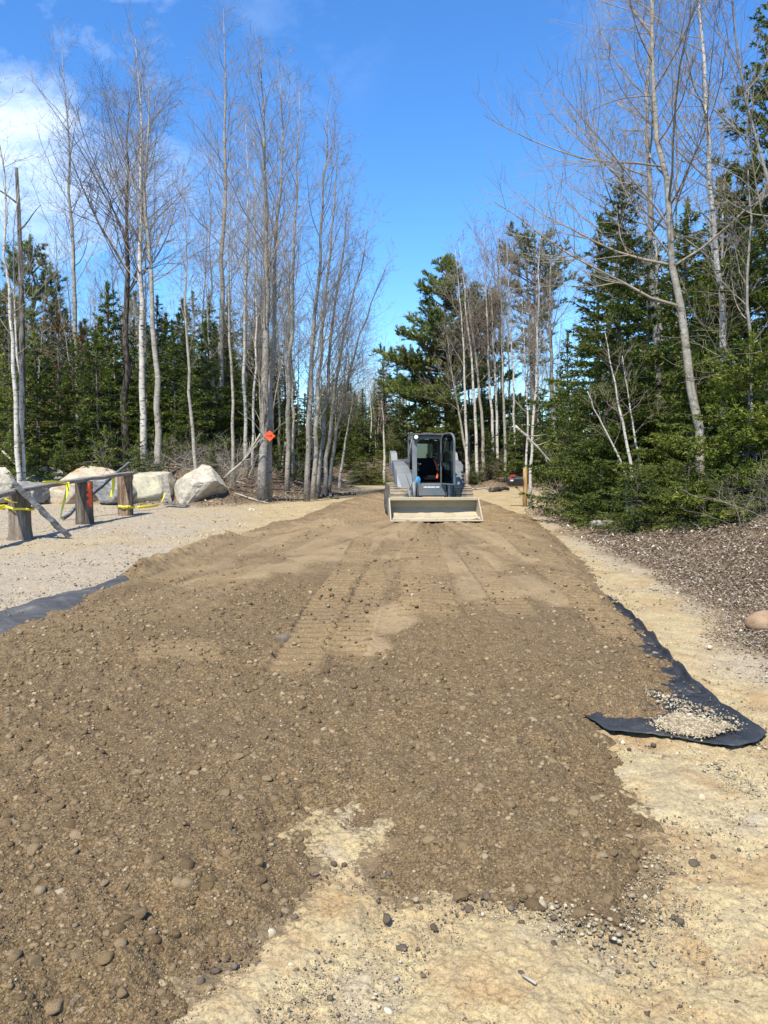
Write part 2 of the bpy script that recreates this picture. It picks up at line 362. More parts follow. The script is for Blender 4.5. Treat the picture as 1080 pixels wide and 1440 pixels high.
def paint(name, col, dust=.5, metal=.0, rough=.45, dcol=(.33, .29, .22)):
    t = NT(name); c = t.coord('Object'); n = t.noise(c, 3.5, 6, .65, .3); n2 = t.noise(c, 40, 4, .7)
    up = t.n('SeparateXYZ', {0: t.n('NewGeometry').outputs['Normal']}).outputs[2]
    upf = t.math('MULTIPLY', t.math('MAXIMUM', up, 0.0), .35)
    d = t.math('MULTIPLY', t.math('ADD', t.ramp(n, [(.38, 0), (.72, 1)]), upf), dust, True)
    cc = t.mix(t.ramp(n2, [(.3, .3), (.5, 0)]), col, tuple(k*.6 for k in col)); cc = t.mix(d, cc, dcol)
    rr = t.math('ADD', t.math('MULTIPLY', d, .45), rough, True)
    return t.surf(cc, rr, metal, t.bump(n2, .25, .003), .45)
M['paint_grey'] = paint('slate_grey_paint', (.085, .108, .125), .3)
M['paint_dark'] = paint('charcoal_paint', (.03, .034, .039), .25)
M['paint_light'] = paint('light_grey_paint', (.16, .172, .176), .35)
M['bucket'] = paint('dusty_bucket_steel', (.33, .29, .20), .7, 0, .65, (.42, .35, .225))
M['bucket_in'] = paint('worn_bucket_steel', (.28, .245, .17), .65, 0, .6, (.38, .32, .21))
M['black'] = paint('black_plastic', (.012, .012, .013), .08, 0, .5)
M['rubber'] = paint('muddy_rubber', (.05, .047, .043), .9, 0, .85, (.30, .24, .16))
M['chrome'] = plain('cylinder_rod', (.6, .6, .6), .25, .9, .1, 5)
M['white'] = plain('white_decal', (.75, .75, .73), .5, 0, .05, 5)
M['lamp'] = plain('lamp_lens', (.85, .85, .82), .15, 0, .05, 30, spec=.8)
M['orange'] = plain('orange_belt', (.75, .14, .03), .6, 0, .15, 9)
M['orange_sign'] = plain('orange_sign', (.80, .085, .02), .5, 0, .12, 5)
M['red_mark'] = plain('dark_red_mark', (.28, .02, .012), .6, 0, .1, 5)
M['orange_paint'] = plain('orange_spray_paint', (.80, .11, .035), .75, 0, .2, 14)
M['blue'] = plain('blue_cloth', (.05, .22, .42), .8, 0, .25, 14)
M['yellow'] = plain('yellow_tape', (.80, .68, .035), .45, 0, .15, 9)
M['ink'] = plain('black_ink', (.02, .02, .02), .6, 0, .05, 9)
M['red'] = plain('red_flag', (.5, .03, .02), .5, 0, .1, 9)
def glass():
    t = NT('tinted_glass'); b = t.n('BsdfPrincipled', {'Base Color': (.42, .5, .48, 1), 'Roughness': .05, 'Transmission Weight': 1.0, 'IOR': 1.1})
    tr = t.n('BsdfTransparent', {'Color': (.30, .34, .33, 1)}); gl = t.n('BsdfGlossy', {'Color': (.8, .9, .85, 1), 'Roughness': .08})
    mx = t.n('MixShader', {0: .13, 1: tr.outputs[0], 2: gl.outputs[0]}); t.t.links.new(mx.outputs[0], t.out.inputs[0]); return t.m
M['glass'] = glass()
def fabric():
    t = NT('geotextile'); c = t.coord('Object'); w = t.n('TexWave', {'Vector': c, 'Scale': 55.0, 'Distortion': 1.5, 'Detail': 2.0}).outputs['Fac']; n = t.noise(c, 5, 5, .7, .5)
    col = t.ramp(n, [(.35, (.016, .018, .019)), (.6, (.045, .047, .048)), (.74, (.20, .17, .12))])
    return t.surf(col, .5, 0, t.bump(t.math('ADD', t.math('MULTIPLY', w, .15), n), .5, .015), .4)
M['fabric'] = fabric()
def fabric2():
    t = NT('dusty_geotextile'); c = t.coord('Object'); n = t.noise(c, 3, 6, .7, .5)
    col = t.ramp(n, [(.35, (.045, .045, .045)), (.6, (.10, .10, .098)), (.74, (.25, .215, .155))])
    return t.surf(col, .8, 0, t.bump(n, .5, .02), .15)
M['fabric_dusty'] = fabric2()
# ------------------------------------------------------------------ the ground sheet and the spread brown gravel
def polar_grid(r0, r1, drinv, th_dense, nd, th_max, nc):
    inv = np.arange(1/r0, 1/r1, -drinv); r = np.concatenate([1/inv, [r1]])
    a = np.linspace(-th_dense, th_dense, nd)
    side = th_dense + (th_max-th_dense)*np.linspace(0, 1, nc+1)[1:]**1.5
    a = np.concatenate([-side[::-1], a, side])
    Rr, A = np.meshgrid(r, a, indexing='ij'); x = Rr*np.sin(A); y = Rr*np.cos(A)
    nr, na = Rr.shape; i = np.arange(nr-1)[:, None]*na + np.arange(na-1)[None]
    q = np.stack([i, i+na, i+na+1, i+1], -1)      # orientation fixed below
    return x, y, Rr, q.reshape(-1, 4)[:, ::-1]

TRACKS = [  # (waypoints in plan, half width, tread depth, groove depth)
    ([G(515, 760), G(492, 810), G(462, 860), G(436, 915), G(405, 975)], .17, .07, .045),
    ([G(555, 765), G(530, 820), G(506, 880), G(480, 945)], .15, .045, .025),
    ([G(572, 755), G(580, 800), G(584, 850), G(585, 888)], .16, .065, .022),
    ([G(600, 755), G(610, 800), G(617, 850), G(620, 890)], .16, .065, .02),
    ([G(700, 745), G(765, 800), G(838, 868), G(880, 920)], .2, .06, .025),
    ([G(470, 745), G(380, 790), G(270, 850)], .20, .03, .02),
    ([G(640, 760), G(690, 830), G(735, 890)], .17, .035, .016),
    ([G(440, 735), G(330, 780), G(215, 835)], .2, .03, .018),
    ([G(240, 915), G(262, 960)], .30, .03, .008),
]
PATCH = [(G(395, 775), 1.1, 2.6, -.55), (G(655, 800), .85, 1.6, .1), (G(725, 838), .9, .9, 0), (G(545, 888), .22, .55, .1), (G(510, 925), .2, .4, 0), (G(330, 812), .8, 1.1, -.5),
         (G(600, 765), 1.0, 2.2, 0), (G(480, 752), .9, 2.4, -.3)]
def fill_h(x, y):
    d = sdf(x, y, FILL) + .10*fbm(x*2.6, y*2.6, 3, 31) + .12*fbm(x*9, y*9, 4, 41) + .085*sstep(3.6, 4.6, np.hypot(x, y)) - .01
    r = np.hypot(x, y)
    comp = np.zeros(x.shape)
    for (cx, cy), sx, sy, an in PATCH:
        ca, sa = math.cos(an), math.sin(an); u = ((x-cx)*ca-(y-cy)*sa)/sx; v = ((x-cx)*sa+(y-cy)*ca)/sy
        comp = np.maximum(comp, sstep(1.35, .6, np.hypot(u, v) + .9*fbm(x*1.7, y*1.7, 4, 55)))
    comp = np.maximum(comp, .55*sstep(8.5, 13, r + 1.5*fbm(x*.9, y*.9, 2, 61)))
    edge = sstep(.9, .15, d)
    comp = comp*(1-.8*edge)
    rough = .045*fbm(x*1.3, y*1.3, 3, 71) + .026*fbm(x*6, y*6, 3, 81) + .020*fbm(x*18, y*18, 2, 91) + .011*np.abs(fbm(x*45, y*45, 2, 95))
    h = .11*sstep(-.04, .42, d) + rough*(1-.75*comp)*sstep(-.02, .2, d)*np.where(r > 9, .8, 1)
    # streaks left by driving
    dx, dy = x-1.2, y-21; ang = np.arctan2(dx, -dy)
    st = fbm(ang*26, np.hypot(dx, dy)*.18, 3, 101)
    st2 = fbm(ang*60, np.hypot(dx, dy)*.3, 3, 131)
    h = h + (.07*st+.03*st2)*sstep(6.8, 9.0, r)*(1-edge); comp = np.clip(comp + 1.1*(st+.6*st2)*sstep(6.5, 8.5, r), 0, 1)
    tr = np.zeros(x.shape)
    for pts, w, td, gd in TRACKS:
        U, V, D, tot = seg_uv(x, y, pts)
        ins = sstep(w+.04, w-.02, np.abs(V)+.02*fbm(x*8, y*8, 2, 7))*sstep(0, .35, U)*sstep(tot, tot-.25, U)*(D < w+.3)*sstep(-.5, -.15, fbm(x*1.3, y*1.3, 3, 77))
        berm = np.exp(-((np.abs(V)-w-.04)/.035)**2)*(D < w+.2)*sstep(0, .35, U)*sstep(tot, tot-.35, U)
        bars = (np.abs((U/(.17 if tot > 2.5 else .15)) % 1.0-.5)*2); bars = sstep(.35, .6, bars)
        keep = 1-.9*ins
        h = h*keep + .10*.9*ins*sstep(0, .3, d) + ins*(-gd + td*bars) + berm*gd*.5*sstep(9.5, 8, r)
        tr = np.maximum(tr, ins)
    # windrow of loose soil left by the bucket along the left edge
    U, V, D, tot = seg_uv(x, y, [G(188, 818), G(250, 792), G(322, 766)])
    h = h + (.16+.1*fbm(x*5, y*5, 3, 17))*np.exp(-(D/.24)**2)
    U, V, D, tot = seg_uv(x, y, [G(322, 766), G(400, 735), G(470, 712)])
    h = h + .06*np.exp(-(D/.16)**2)*sstep(-.2, .3, fbm(x*2, y*2, 2, 23))
    comp = np.where(tr > .3, np.maximum(comp*.6, tr*.35), comp)
    h = np.where(d < -.05, -.05+0*h, h - .035*sstep(.03, -.05, d))
    return h, comp, d
def build_ground():
    x, y, rr, q = polar_grid(1.15, 600, .00095, R(34), 620, R(100), 70)
    xs, ys = x.ravel(), y.ravel(); s, bank = base_parts(xs, ys)
    h = ground_h(xs, ys); near = sstep(30, 6, np.hypot(xs, ys))
    lit = sstep(.3, -.3, s + .55*fbm(xs*1.1, ys*1.1, 4, 5) + .12*fbm(xs*9, ys*9, 2, 6))
    h = h + (1-lit)*near*(.028*fbm(xs*2.2, ys*2.2, 3, 12) + .020*fbm(xs*9, ys*9, 3, 22) + .012*fbm(xs*34, ys*34, 3, 32) + .006*fbm(xs*4, ys*9, 3, 37)*sstep(.1, -.2, fbm(xs, ys, 2, 38)))
    # scrape ridges in the pale sand beside the gravel tongue
    a = xs*.55+ys*.83; b = xs*.83-ys*.55
    rid = sstep(-1.6, -.4, xs)*sstep(1.2, .2, xs)*sstep(4.2, 3.2, ys)
    h = h + rid*.018*fbm(b*14, a*1.2, 2, 44)
    plaza = sstep(-1.2, -3.2, xs + .8*fbm(xs*.6, ys*.6, 3, 66) + .16*(ys-10))*.9
    plaza = np.maximum(plaza, .55*sstep(34, 40, ys))
    plaza = plaza*np.clip(.45+.6*sstep(.3, .7, .5 + fbm(xs*.9, ys*.55, 5, 68) + .25*sstep(-4.5, -7.5, xs)), 0, 1)
    plaza = np.maximum(plaza, .75*sstep(.5, 0, s+.5*fbm(xs*1.4, ys*1.4, 3, 8))*(1-lit)*sstep(-1.5, 2.5, xs))
    df = sdf(xs, ys, FILL); dirt = .50*np.exp(-np.maximum(-df, 0)/.07) + .30*np.exp(-np.maximum(-df, 0)/.5)*sstep(-.1, .3, fbm(xs*2.5, ys*2.5, 3, 88))
    b = MB(); b.add(np.stack([xs, ys, h], -1), q)
    o = bpy.data.objects.new('ground', b.mesh('ground', M['ground'], {'litter': lit, 'plaza': plaza, 'dirt': dirt})); C.objects.link(o); tag(o, kind='structure')
    x, y, rr, q = polar_grid(1.2, 44, .0005, R(31), 800, R(80), 60)
    xs, ys = x.ravel(), y.ravel(); fh, comp, d = fill_h(xs, ys); z = fh + ground_h(xs, ys)
    keep = (d > -.12)[q].any(axis=1); q = q[keep]
    used = np.unique(q); mp = np.zeros(len(xs), np.int64); mp[used] = np.arange(len(used))
    b = MB(); b.add(np.stack([xs, ys, z], -1)[used], mp[q])
    o = bpy.data.objects.new('gravel_road', b.mesh('gravel_road', M['fill'], {'smooth': comp[used]})); C.objects.link(o); tag(o, kind='structure')
def surf_z(x, y):
    """top of whatever lies there"""
    x = np.atleast_1d(np.asarray(x, float)); y = np.atleast_1d(np.asarray(y, float)); fh, comp, d = fill_h(x, y)
    return ground_h(x, y) + np.where(d > 0, np.maximum(fh, 0), 0), comp, d
build_ground()

def scatter_polar(n, r0, r1, th, rg):
    inv = rg.uniform(1/r1, 1/r0, n); r = 1/inv; a = rg.uniform(-th, th, n); return r*np.sin(a), r*np.cos(a), r
def stones_mb(xs, ys, zs, sz, rg, sub=1, flat=(.55, .9)):
    v, t = ICO[sub]; n = len(xs); k = len(v)
    w = v[None]*(1+rg.uniform(-.22, .22, (n, k, 1)) if sub == 1 else 1)
    ax = np.stack([rg.uniform(.75, 1.35, n), rg.uniform(.7, 1.1, n), rg.uniform(*flat, n)], -1)
    w = w*ax[:, None]*sz[:, None, None]/2
    a = rg.uniform(0, 6.28, n); tl = rg.normal(0, .25, n)
    x, y, z = w[..., 0].copy(), w[..., 1].copy(), w[..., 2].copy()
    x, z = x*np.cos(tl)[:, None]-z*np.sin(tl)[:, None], x*np.sin(tl)[:, None]+z*np.cos(tl)[:, None]
    X = x*np.cos(a)[:, None]-y*np.sin(a)[:, None]+xs[:, None]; Y = x*np.sin(a)[:, None]+y*np.cos(a)[:, None]+ys[:, None]; Z = z+zs[:, None]
    b = MB(); b.add(np.stack([X, Y, Z], -1).reshape(-1, 3), None, (t[None]+(np.arange(n)*k)[:, None, None]).reshape(-1, 3)); return b
def cobble_protos():
    ps = []
    for i in range(9):
        rg = np.random.default_rng(100+i); b = MB(); ax = (1.0, rg.uniform(.65, .9), rg.uniform(.5, .75))
        b.blob((0, 0, 0), ax, 3, 200+i, .10, 1.5, cuts=(4, 7, 2)[i % 3]); ps.append(b.mesh('cobble', M['pebble']))
    return ps
def stones():
    rg = np.random.default_rng(11)
    # candidates on the fill
    x, y, r = scatter_polar(70000, 1.7, 17, R(33), rg); z, comp, d = surf_z(x, y)
    dens = np.where(r > 9, .4, 1)*np.clip(.35+1.3*(fbm(x*1.2, y*1.2, 2, 3)+.5), .15, 1)
    ok = (d > .01) & (rg.random(len(x)) < (1-.95*comp)*dens); x, y, z, r = x[ok], y[ok], z[ok], r[ok]
    mn = np.clip(.0017*r**1.15, .004, .06); sz = mn*(1-rg.random(len(x)))**(-1/2.5); sz = np.minimum(sz, .05+.012*(rg.random(len(x))<.3))
    app = sz/r; order = np.argsort(-app); big = order[:275]; rest = order[275:]
    b = stones_mb(x[rest], y[rest], z[rest]+sz[rest]*.04, sz[rest], rg, 1)
    tag(b.build('pebbles', M['pebble']), kind='stuff')
    protos = cobble_protos()
    def cobble(i, X, Y, Z, S, mesh=None, label=None, mat=None):
        me = protos[i % 9] if mesh is None else mesh
        o = bpy.data.objects.new('cobble', me); C.objects.link(o); o.location = (X, Y, Z-S*.2); o.scale = (S*1.15, S*1.15, S*1.1); o.rotation_euler = (rg.normal(0, .2), rg.normal(0, .2), rg.uniform(0, 6.28))
        if mat: o.data = me.copy(); o.data.materials[0] = mat
        return tag(o, label or 'small brown stone half sunk in the spread brown road gravel', 'stone', 'cobbles lying in the brown gravel')
    for k, i in enumerate(big): cobble(k, x[i], y[i], z[i]+sz[i]*.12, sz[i])
    # stones one can single out
    spec = [(196, 1303, 28, 'pebble', 'rounded brown stone, largest in the gravel at the lower left'), (648, 1243, 26, 'pebble', 'upright egg-shaped brown stone at the front edge of the gravel'), (753, 1257, 27, 'pebble', 'broad flat brown stone just left of the loose rubble at the gravel front'),
            (292, 1178, 24, 'pebble', 'grey-brown rounded stone alone in the gravel left of the sand notch'), (322, 1208, 20, 'pebble', 'rounded stone right below the larger one left of the sand notch'), (465, 1138, 17, 'pebble', 'pale round stone in the gravel right above the sand notch'),
            (716, 1152, 24, 'pebble', 'long reddish brown stone lying in the gravel on the right side'), (660, 1058, 13, 'pale_pebble', 'small nearly white stone in the middle of the gravel'), (40, 1185, 18, 'pebble', 'brown stone by the left edge of the photo in the gravel'),
            (85, 1297, 16, 'pale_pebble', 'yellowish white chip lying in the brown gravel at the lower left'), (251, 1109, 12, 'pale_pebble', 'small pale stone in the gravel at the left'), (398, 913, 24, 'dark_pebble', 'flat wedge-shaped stone beside the clearest tread print'),
            (976, 1211, 19, 'dark_pebble', 'dark brown stone lying alone on the pale sand at the right'), (1003, 1203, 11, 'dark_pebble', 'small dark stone just right of the larger one on the pale sand'), (947, 1285, 11, 'dark_pebble', 'small dark stone on the sand below the right-hand pair'),
            (610, 1298, 14, 'dark_pebble', 'dark round stone on the sand below the gravel front, leftmost of three'), (685, 1329, 17, 'dark_pebble', 'brown oval stone alone on the sand under the gravel front'), (733, 1364, 15, 'dark_pebble', 'dark round stone beside a pale stick on the sand'),
            (564, 1327, 17, 'dark_pebble', 'dark round stone on the sand at the left of the lower middle'), (543, 1286, 18, 'dark_pebble', 'dark round stone touching the corner of the gravel by the notch'), (655, 1407, 9, 'dark_pebble', 'tiny dark stone at the bottom middle of the photo on sand'),
            (810, 1416, 11, 'dark_pebble', 'small dark stone at the bottom edge of the photo on the sand'), (1037, 1406, 14, 'dark_pebble', 'dark stone in the lower right corner on the pale sand'), (862, 1313, 14, 'dark_pebble', 'brown stone beside the right end of the loose rubble'),
            (660, 1272, 15, 'dark_pebble', 'dark stone on the sand just under the egg-shaped one'), (700, 1078, 15, 'pebble', 'rounded stone in the gravel above the long reddish one'), (925, 690, 0, '', '')]
    for k, (px, py, w, m, lab) in enumerate(spec):
        if not w: continue
        gx, gy = G(px, py, .05 if m == 'pebble' else .02); zz, _, dd = surf_z(gx, gy); S = .78*w*math.hypot(gy, CAMZ)/F
        cobble(k*2+1, gx, gy, float(zz[0])+S*.20, S, label=lab, mat=M[m])
    # the big one on the right edge of the litter
    gx, gy = G(1083, 893); b = MB(); b.blob((0, 0, 0), (.36, .30, .22), 3, 3, .06, 1.2); o = b.build('boulder', M['stone_tan'], loc=(gx, gy+.1, gh(gx, gy+.1)+.085)); tag(o, 'round tan stone on the leaf litter at the right edge of the photo', 'stone')
    # pale and grey grit on the sand, plaza gravel
    x, y, r = scatter_polar(110000, 1.7, 26, R(34), rg); z, comp, d = surf_z(x, y); s, _ = base_parts(x, y)
    ok = (d < -.01) & (s > -.2) & (rg.random(len(x)) < np.clip(.28+.7*sstep(.05, .4, fbm(x*1.5, y*1.5, 3, 8)) + .5*(x < -3), 0, 1)); x, y, z, r = x[ok], y[ok], z[ok], r[ok]
    sz = np.clip(.0011*r**1.1, .0028, .05)*(1-rg.random(len(x)))**(-1/2.9); sz = np.minimum(sz, .06)
    tag(stones_mb(x, y, z+sz*.02, sz, rg, 1).build('grit', M['pale_pebble']), kind='stuff')
    # brown crumbs thrown over the sand along the edge of the fill
    x, y, r = scatter_polar(90000, 1.7, 14, R(33), rg); z, comp, d = surf_z(x, y)
    ok = (d < .02) & (d > -.6) & (rg.random(len(x)) < .95*np.exp(d/.11)*np.clip(.6+2*fbm(x*3, y*3, 2, 4), .1, 1)); x, y, z, r = x[ok], y[ok], z[ok], r[ok]
    sz = np.clip(.0016*r, .004, .03)*(1-rg.random(len(x)))**(-1/2.6); sz = np.minimum(sz, .035)
    fb = sdf(x, y, [tuple(G(*p)) for p in ((850, 842), (905, 890), (968, 962), (1079, 1041), (1000, 1060), (905, 1046), (822, 1018), (870, 900))]); z = z+.035*sstep(-.05, .05, fb); fb = sdf(x, y, [tuple(G(*p)) for p in ((200, 800), (60, 848), (-120, 905), (-100, 960), (70, 890), (196, 822))]); z = z+.09*sstep(-.02, .1, fb)
    tag(stones_mb(x, y, z+sz*.15, sz, rg, 1).build('crumbs', M['dark_pebble']), kind='stuff')
    x, y, r = scatter_polar(60000, 1.7, 12, R(33), rg); z, comp, d = surf_z(x, y); ok = (d < -.02) & (rg.random(len(x)) < .11*np.clip(1+2.5*fbm(x*2, y*2, 3, 44), 0, 2)); x, y, z, r = x[ok], y[ok], z[ok], r[ok]; sz = np.minimum(np.clip(.0012*r, .0025, .03)*(1-rg.random(len(x)))**(-1/2.8), .02)
    tag(stones_mb(x, y, z+sz*.05, sz, rg, 1).build('sand_grit', M['dark_pebble']), kind='stuff')
    # loose rubble patch in front of the right end
    n = 190; cx, cy = G(822, 1312); x = cx+rg.normal(0, .13, n); y = cy+rg.normal(0, .09, n); z, comp, d = surf_z(x, y); sz = rg.uniform(.006, .020, n)
    tag(stones_mb(x, y, z+sz*.25, sz, rg, 1).build('rubble', M['pale_pebble']), kind='stuff')
    # crushed pale stone heaped on the black fabric at the right
    n = 5200; A = np.array([G(950, 1012), G(1042, 1036), G(990, 1050), G(945, 1044), G(915, 1030)]); w = rg.dirichlet([.7]*5, n); p = w@A; x = p[:, 0]+rg.normal(0, .03, n); y = p[:, 1]+rg.normal(0, .03, n)
    ex = rg.random((500, 1)); p2 = G(915, 985)*(1-ex)+G(1020, 1030)*ex; x = np.concatenate([x, p2[:, 0]+rg.normal(0, .07, 500)]); y = np.concatenate([y, p2[:, 1]+rg.normal(0, .05, 500)])
    c = A.mean(0); rr = np.hypot((x-c[0])/.30, (y-c[1])/.16); hz = .02*np.exp(-rr**2)
    z = ground_h(x, y)+.04+hz*rg.uniform(.2, 1, len(x)); sz = rg.uniform(.006, .015, len(x))*np.where(rg.random(len(x)) < .06, 2.2, 1)
    tag(stones_mb(x, y, z, sz, rg, 1).build('crushed_stone', M['pale_pebble']), kind='stuff')
stones()

# dead leaves and twig litter
def leaves():
    rg = np.random.default_rng(21)
    x, y, r = scatter_polar(330000, 4.5, 52, R(36), rg); s, _ = base_parts(x, y)
    lit = sstep(.35, -.45, s + .6*fbm(x*1.1, y*1.1, 4, 5)); ok = rg.random(len(x)) < np.clip(lit, 0, 1)*np.where(r > 34, .5, 1)+.004*(s > 0)*(x < -3); x, y, r = x[ok], y[ok], r[ok]
    _, _, dd = fill_h(x, y); k2 = dd < -.1; x, y, r = x[k2], y[k2], r[k2]
    n = len(x); z = ground_h(x, y)+rg.uniform(.004, .03, n)+.02
    L = np.clip(rg.uniform(.022, .062, n)*np.clip(r/13, .6, 1.9), 0, .12)
    a = rg.uniform(0, 6.28, n); u = np.stack([np.cos(a), np.sin(a), rg.normal(0, .35, n)], -1); w = np.stack([-np.sin(a), np.cos(a), rg.normal(0, .35, n)], -1)
    c = np.stack([x, y, z], -1); up = np.array([0, 0, 1.0])
    cl = rg.uniform(-.2, .4, n)
    v = np.stack([c-u*L[:, None]*.5, c+w*L[:, None]*.3+up*(L*cl)[:, None], c+u*L[:, None]*.5, c-w*L[:, None]*.3+up*(L*cl*.7)[:, None]], 1)
    i = (np.arange(n)*4)[:, None]; t = np.concatenate([i+np.array([0, 2, 1]), i+np.array([0, 3, 2])])
    b = MB(); b.add(v.reshape(-1, 3), None, t, smooth=False); tag(b.build('leaf_litter', M['leaf']), kind='stuff')
    # twigs
    x, y, r = scatter_polar(26000, 5, 45, R(36), rg); s, _ = base_parts(x, y); lit = sstep(.2, -.6, s); ok = rg.random(len(x)) < lit*(.07+.5*(x < -1)*(r > 20)*(r < 45)); x, y, r = x[ok], y[ok], r[ok]
    n = len(x); L = rg.uniform(.08, .5, n)*np.where(rg.random(n) < .04, 2.2, 1)*np.clip(r/16, .5, 1.6); a = rg.uniform(0, 6.28, n); el = np.abs(rg.normal(0, .28, n)); d = np.stack([np.cos(a)*np.cos(el), np.sin(a)*np.cos(el), np.sin(el)], -1)
    c = np.stack([x, y, ground_h(x, y)+.03], -1); tt = np.linspace(0, 1, 4)
    p = c[:, None]+d[:, None]*(tt[None, :, None]*L[:, None, None])+rg.normal(0, .03, (n, 4, 3))*L[:, None, None]
    rad = (rg.uniform(.003, .008, n)*np.clip(r/14, .7, 1.6))[:, None]*np.array([1, .8, .6, .3])
    b = MB(); b.tubes(p, rad, 3); tag(b.build('twig_litter', M['twig_pale']), kind='stuff')
leaves()
# ------------------------------------------------------------------ bare broadleaf trees
def norm(a): return a/(np.linalg.norm(a, axis=-1, keepdims=True)+1e-12)
def limbs(rg, start, dirn, L, r, S, wander=.12, up=.10, taper=.75):
    """vectorised wandering paths: start (N,3), dirn (N,3), L (N), r (N) -> paths (N,S+1,3), radii"""
    N = len(L); d = dirn.copy(); p = start.copy(); out = [p.copy()]; bend = rg.normal(0, wander, (N, 3))
    for k in range(S):
        d = norm(d + bend*.5 + rg.normal(0, wander, (N, 3)) + np.array([0, 0, up])); p = p + d*(L/S)[:, None]; out.append(p.copy())
    tt = np.linspace(0, 1, S+1); rad = r[:, None]*(1-taper*tt[None]**1.1)
    return np.stack(out, 1), rad
def children(rg, paths, rads, L, cnt, s0=.25, s1=1.0, ang=(35, 65), ratio=.45, lmin=.2, rr=.55, flat=.0):
    """spawn side shoots on paths"""
    N, K, _ = paths.shape; idx = np.repeat(np.arange(N), cnt); n = len(idx)
    s = s0+(s1-s0)*rg.random(n)**.9; f = s*(K-1); i = np.minimum(f.astype(int), K-2); u = (f-i)[:, None]
    p = paths[idx, i]*(1-u)+paths[idx, i+1]*u; d = norm(paths[idx, i+1]-paths[idx, i]); r = rads[idx, i]*(1-u[:, 0])+rads[idx, i+1]*u[:, 0]
    q = rg.normal(size=(n, 3)); q[:, 2] = q[:, 2]*(1-flat)+.15; q = norm(q-(q*d).sum(1, keepdims=True)*d)
    a = np.radians(rg.uniform(*ang, n))[:, None]; dd = norm(d*np.cos(a)+q*np.sin(a))
    l = L[idx]*ratio*(1.15-.75*s)*rg.uniform(.6, 1.3, n)+lmin
    return p, dd, l, r*rr
def resample(pts, k):
    pts = np.asarray(pts, float); seg = np.r_[0, np.cumsum(np.linalg.norm(np.diff(pts, axis=0), axis=1))]; t = np.linspace(0, seg[-1], k)
    out = np.stack([np.interp(t, seg, pts[:, j]) for j in range(3)], -1)
    for _ in range(1): out[1:-1] = out[1:-1]*.5+(out[:-2]+out[2:])*.25
    return out
def bare_meshes(name, seed, path, r0, cr, f0=.35, n=32, el=(30, 60), sec=7, ter=3, bark='aspen', twig='twig', tmin=.004, up=.10, side=None, kink=.01, fork=None, droop=False):
    rg = np.random.default_rng(seed); K = 16; p = resample(path, K); H = p[-1, 2]-p[0, 2]
    p[1:-1] += rg.normal(0, kink*H*.25, (K-2, 3))*np.array([1, 1, .2]); t = np.linspace(0, 1, K)
    rad = r0*(1-t)**.9+.006; rad[0] *= 1.25; n = int(n*1.12); cr = cr*1.12
    p[0, 2] -= .25
    b = MB(); b.tubes(p, rad, 9); trunk = b
    t0 = f0+(1-f0)*np.clip((np.arange(n)+rg.random(n))/n, 0, .985)**.92; f = t0*(K-1); i = f.astype(int); u = (f-i)[:, None]
    st = p[i]*(1-u)+p[i+1]*u; rt = rad[i]*(1-u[:, 0])+rad[i+1]*u[:, 0]
    az = np.arange(n)*2.4+rg.uniform(-.5, .5, n)
    if side is not None: m = rg.random(n) < .6; az[m] = side+rg.normal(0, .7, m.sum())
    s = (t0-f0)/(1-f0); e = np.radians(rg.uniform(*el, n)); L = cr*((1-s)**.7*.85+.24)*rg.uniform(.55, 1.2, n)
    d = np.stack([np.cos(az)*np.cos(e), np.sin(az)*np.cos(e), np.sin(e)], -1)
    r = np.minimum(rt*.45, .004+.0050*L)
    if fork:
        for (tf, azf, elf, Lf, rf) in fork:
            k = int(tf*(K-1)); st = np.vstack([st, p[k]]); ee = R(elf); d = np.vstack([d, [math.cos(azf)*math.cos(ee), math.sin(azf)*math.cos(ee), math.sin(ee)]]); L = np.r_[L, Lf]; r = np.r_[r, rf*.75]
    c = MB(); P1, R1 = limbs(rg, st, d, L, r, 7, .09, up); c.tubes(P1, R1, 5, cap=False)
    c1 = np.maximum(2, (sec*L/(cr*.75)).astype(int)); s2, d2, l2, r2 = children(rg, P1, R1, L, c1, .15, .98, (30, 60), .45, .25, .55)
    r2 = np.maximum(r2, tmin*1.3); P2, R2 = limbs(rg, s2, d2, l2, r2, 4, .12, up*.8); c.tubes(P2, R2, 3, cap=False)
    s3, d3, l3, r3 = children(rg, P2, R2, l2, np.full(len(l2), ter), .2, 1, (25, 60), .5, .15, .6)
    r3 = np.maximum(r3, tmin); P3, R3 = limbs(rg, s3, d3, l3, r3, 3, .14, up*.5, .5); c.tubes(P3, R3, 3, cap=False)
    return trunk.mesh('trunk', M[bark]), c.mesh('crown', M[twig])
def tree_obj(name, meshes, loc, rz=0, scale=1.0, label=None, cat='tree', group=None, crown='crown'):
    e = empty(name, loc, rz); e.scale = (scale,)*3; tag(e, label, cat, group)
    for nm, me in zip(('trunk', crown), meshes):
        o = bpy.data.objects.new(nm, me); C.objects.link(o); o.parent = e
    return e
SIDE = {}
def traced(name, seed, Y, pix, wpx, cr, label, group=None, depth=None, **kw):
    """a bare tree whose trunk runs through points seen in the photo, standing Y metres away"""
    pts = np.array([P(px, py, Y) for px, py in pix]); base = pts[0].copy(); g = gh(base[0], base[1])
    pts[:, 1] += np.linspace(0, 1, len(pts))*(depth or 0)
    if pts[0, 2] > g+.05: pts = np.vstack([[base[0]-(pts[1, 0]-base[0])*min(.25, (pts[0, 2]-g)/max(pts[1, 2]-pts[0, 2], .5)), base[1], g], pts])
    pts[0, 2] = g
    org = pts[0].copy(); r0 = .88*wpx*Y/F/2
    me = bare_meshes(name, seed, pts-org, r0, cr, **kw)
    return tree_obj(name, me, org, label=label, group=group)
LG = 'bare trees at the front edge of the left wood'; RG = 'bare trees at the edge of the right wood'; MG = 'slender bare trees behind the loader'
